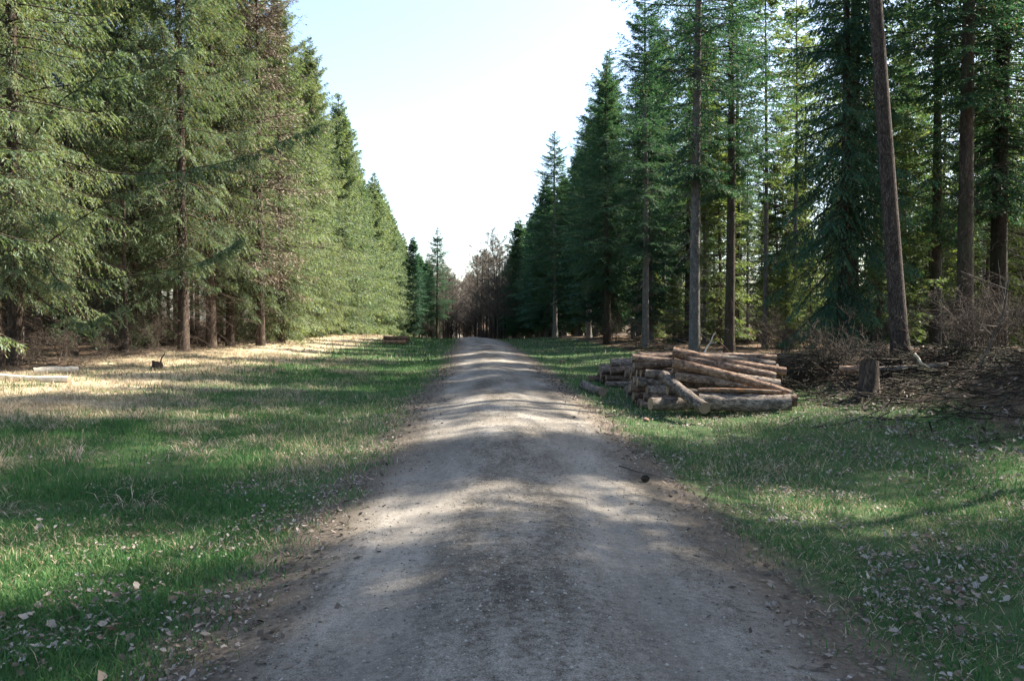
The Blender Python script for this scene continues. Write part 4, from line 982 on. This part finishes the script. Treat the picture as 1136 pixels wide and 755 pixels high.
for k in range(5):
    rng = np.random.default_rng(200 + k)
    s = np.linspace(0, 1, 7); wd = .34 * np.sin(np.pi * s ** .8) * (1 + .28 * np.cos(s * 22 + k)) + .015
    cv = .35 + .5 * rng.random(); fold = .2 + .5 * rng.random(); tw_ = rng.normal(0, .5)
    X_ = s - .5; Zm = cv * (s - .5) ** 2
    Vl = np.concatenate([np.stack([X_, -wd, Zm + fold * wd + tw_ * wd * (s - .5)], -1), np.stack([X_, 0 * s, Zm], -1), np.stack([X_, wd, Zm + fold * wd - tw_ * wd * (s - .5)], -1)])
    j = np.arange(6); q = np.concatenate([np.stack([j, j + 1, j + 8, j + 7], -1), np.stack([j + 7, j + 8, j + 15, j + 14], -1)])
    leaf_me.append(mk_mesh('leaf', Vl, None, q, M['leaf'], None, False))
def leaf_spots(n, D0, D1, pw=1.0):
    out = []
    D = D0 + (D1 - D0) * rg.random(n * 8) ** pw; x = (rg.random(n * 8) * 2 - 1) * (.66 * D + .2)
    d, v, ins, st, du = fields(x, D)
    pr = np.where(d > 0, 2.2 * sst(1.0, 2.2, d) * (.35 + .65 * sst(.4, .6, fbm(x * .8, D * .8, 50))), .8 * np.exp(-((-d - 2.2) / .9) ** 2) + .10) * np.where(np.abs(d) < 1.35, .03, 1)
    pr = pr * sst(.38, .62, fbm(x * 1.9, D * 1.9, 51))
    k = rg.random(n * 8) < pr
    return x[k][:n], D[k][:n]
lx, ly = leaf_spots(300, 3.3, 6.6)
for i in range(len(lx)):
    o = obj('leaf', leaf_me[i % 5], ground)
    sz = .024 + .05 * rg.random() ** 1.6
    o.location = (lx[i], ly[i], g0(lx[i], ly[i]) + .022 + .02 * rg.random()); o.scale = (sz, sz, sz)
    o.rotation_euler = (rg.normal(0, .45), rg.normal(0, .35), rg.random() * 6.28)
lb = Bag()
for (n, D0, D1, s0, pw) in [(4200, 3.2, 8, .027, .9), (9000, 7, 16, .034, .8), (1500, 15, 32, .055, .9)]:
    x, y = leaf_spots(n, D0, D1, pw); n = len(x)
    a = rg.random(n) * 6.28; sz = s0 * (.6 + .8 * rg.random(n))
    T = np.stack([np.cos(a), np.sin(a), rg.normal(0, .35, n)], -1); Wd = np.stack([-np.sin(a), np.cos(a), rg.normal(0, .35, n)], -1)
    C = np.stack([x, y, gz(x, y) + .008 + .03 * rg.random(n)], -1); sz = sz[:, None]
    up_ = np.array([0, 0, 1.]) * (.05 + .3 * rg.random((n, 1))) * sz
    V = np.stack([C - T * sz * .5, C - T * sz * .1 - Wd * sz * .33 + up_, C + T * sz * .25 - Wd * sz * .24 + up_ * .6, C + T * sz * .55, C + T * sz * .2 + Wd * sz * .28 + up_, C - T * sz * .15 + Wd * sz * .3 + up_ * .7], 1)
    i = np.arange(n)[:, None] * 6; g = rg.random((n, 1)) ** 1.5
    c = np.array([.10, .072, .05]) * (1 - g) + np.array([.40, .35, .30]) * g
    lb.add(V.reshape(-1, 3), q=np.concatenate([i + np.array([[0, 1, 2, 3]]), i + np.array([[0, 3, 4, 5]])]), a=np.repeat(c, 6, 0))
n = 4200
x = 5.2 + 6 * rg.random(n); y = 8.5 + 11 * rg.random(n); k = (x < .72 * y + 1) & ~((x < 5.6) & (y > 13.3)); x, y = x[k], y[k]; n = len(x)
a = rg.random(n) * 6.28; sz = (.035 + .05 * rg.random(n))[:, None]
T = np.stack([np.cos(a), np.sin(a), rg.normal(0, .4, n)], -1); Wd = np.stack([-np.sin(a), np.cos(a), rg.normal(0, .4, n)], -1)
C = np.stack([x, y, gz(x, y) + .015 + .03 * rg.random(n)], -1); up_ = np.array([0, 0, 1.]) * (.05 + .3 * rg.random((n, 1))) * sz
V = np.stack([C - T * sz * .5, C - T * sz * .1 - Wd * sz * .33 + up_, C + T * sz * .25 - Wd * sz * .24 + up_ * .6, C + T * sz * .55, C + T * sz * .2 + Wd * sz * .28 + up_, C - T * sz * .15 + Wd * sz * .3 + up_ * .7], 1)
i = np.arange(n)[:, None] * 6; g = rg.random((n, 1)) ** 1.8
c = np.array([.06, .042, .03]) * (1 - g) + np.array([.38, .33, .28]) * g
lb.add(V.reshape(-1, 3), q=np.concatenate([i + np.array([[0, 1, 2, 3]]), i + np.array([[0, 3, 4, 5]])]), a=np.repeat(c, 6, 0))
# dark crumbs of leaf and bark along the track edges
n = 4200
v_ = 2.6 + 22 * rg.random(n) ** 1.5; sd = np.where(rg.random(n) < .5, -1, 1); ed = np.where(sd < 0, track_edge(v_, -1), track_edge(v_, 1))
x, y = uv2xy(track_c(v_) + sd * (ed + rg.normal(.0, .22, n)), v_)
a = rg.random(n) * 6.28; sz = (.008 + .02 * rg.random(n) ** 2)[:, None] * (1 + v_[:, None] * .05)
T = np.stack([np.cos(a), np.sin(a), rg.normal(0, .3, n)], -1); Wd = np.stack([-np.sin(a), np.cos(a), rg.normal(0, .3, n)], -1)
C = np.stack([x, y, gz(x, y) + .02], -1)
V = np.stack([C - T * sz, C - Wd * sz * .5, C + T * sz, C + Wd * sz * .5], 1); g = rg.random((n, 1)) ** 2
c = np.array([.045, .034, .025]) * (1 - g) + np.array([.26, .21, .165]) * g
lb.add(V.reshape(-1, 3), q=np.arange(n)[:, None] * 4 + np.array([[0, 1, 2, 3]]), a=np.repeat(c, 4, 0))
M['litter'] = vcol_mat('leaf_litter', .15, .7)
tag(obj('leaf_litter', lb.mesh('leaf_litter', M['litter'], attr='col')), 'scattered pale dead leaves among the verge grass', 'leaf litter', kind='stuff')

# ------------------------------------------------------------------ loose stones on the track (stuff)
n = 15000
D = 3.0 + 11 * rg.random(n) ** 1.3
dd_ = rg.normal(0, 1, n) * .85; dd_ = np.clip(dd_, -1.6, 1.7)
x, y = uv2xy(track_c(D) + dd_, D)
r = .003 + .008 * rg.random(n) ** 4
C = np.stack([x, y, gz(x, y) + .012 + r * .4], -1)
oct_ = np.array([[1, 0, 0], [-1, 0, 0], [0, 1, 0], [0, -1, 0], [0, 0, .7], [0, 0, -.7]], float)
V = C[:, None] + r[:, None, None] * oct_[None] * (.7 + .6 * rg.random((n, 6, 1)))
ft = np.array([[0, 2, 4], [2, 1, 4], [1, 3, 4], [3, 0, 4], [2, 0, 5], [1, 2, 5], [3, 1, 5], [0, 3, 5]])
t3 = (np.arange(n)[:, None, None] * 6 + ft[None]).reshape(-1, 3)
g = rg.random((n, 1)); c = np.array([.10, .088, .072]) * (1 - g) + np.array([.36, .33, .285]) * g
sb_ = Bag(); sb_.add(V.reshape(-1, 3), t=t3, a=np.repeat(c, 6, 0))
M['grit'] = vcol_mat('grit', 0, .9)
tag(obj('loose_gravel', sb_.mesh('loose_gravel', M['grit'], attr='col')), 'loose grit and small stones on the track surface', 'gravel', kind='stuff')
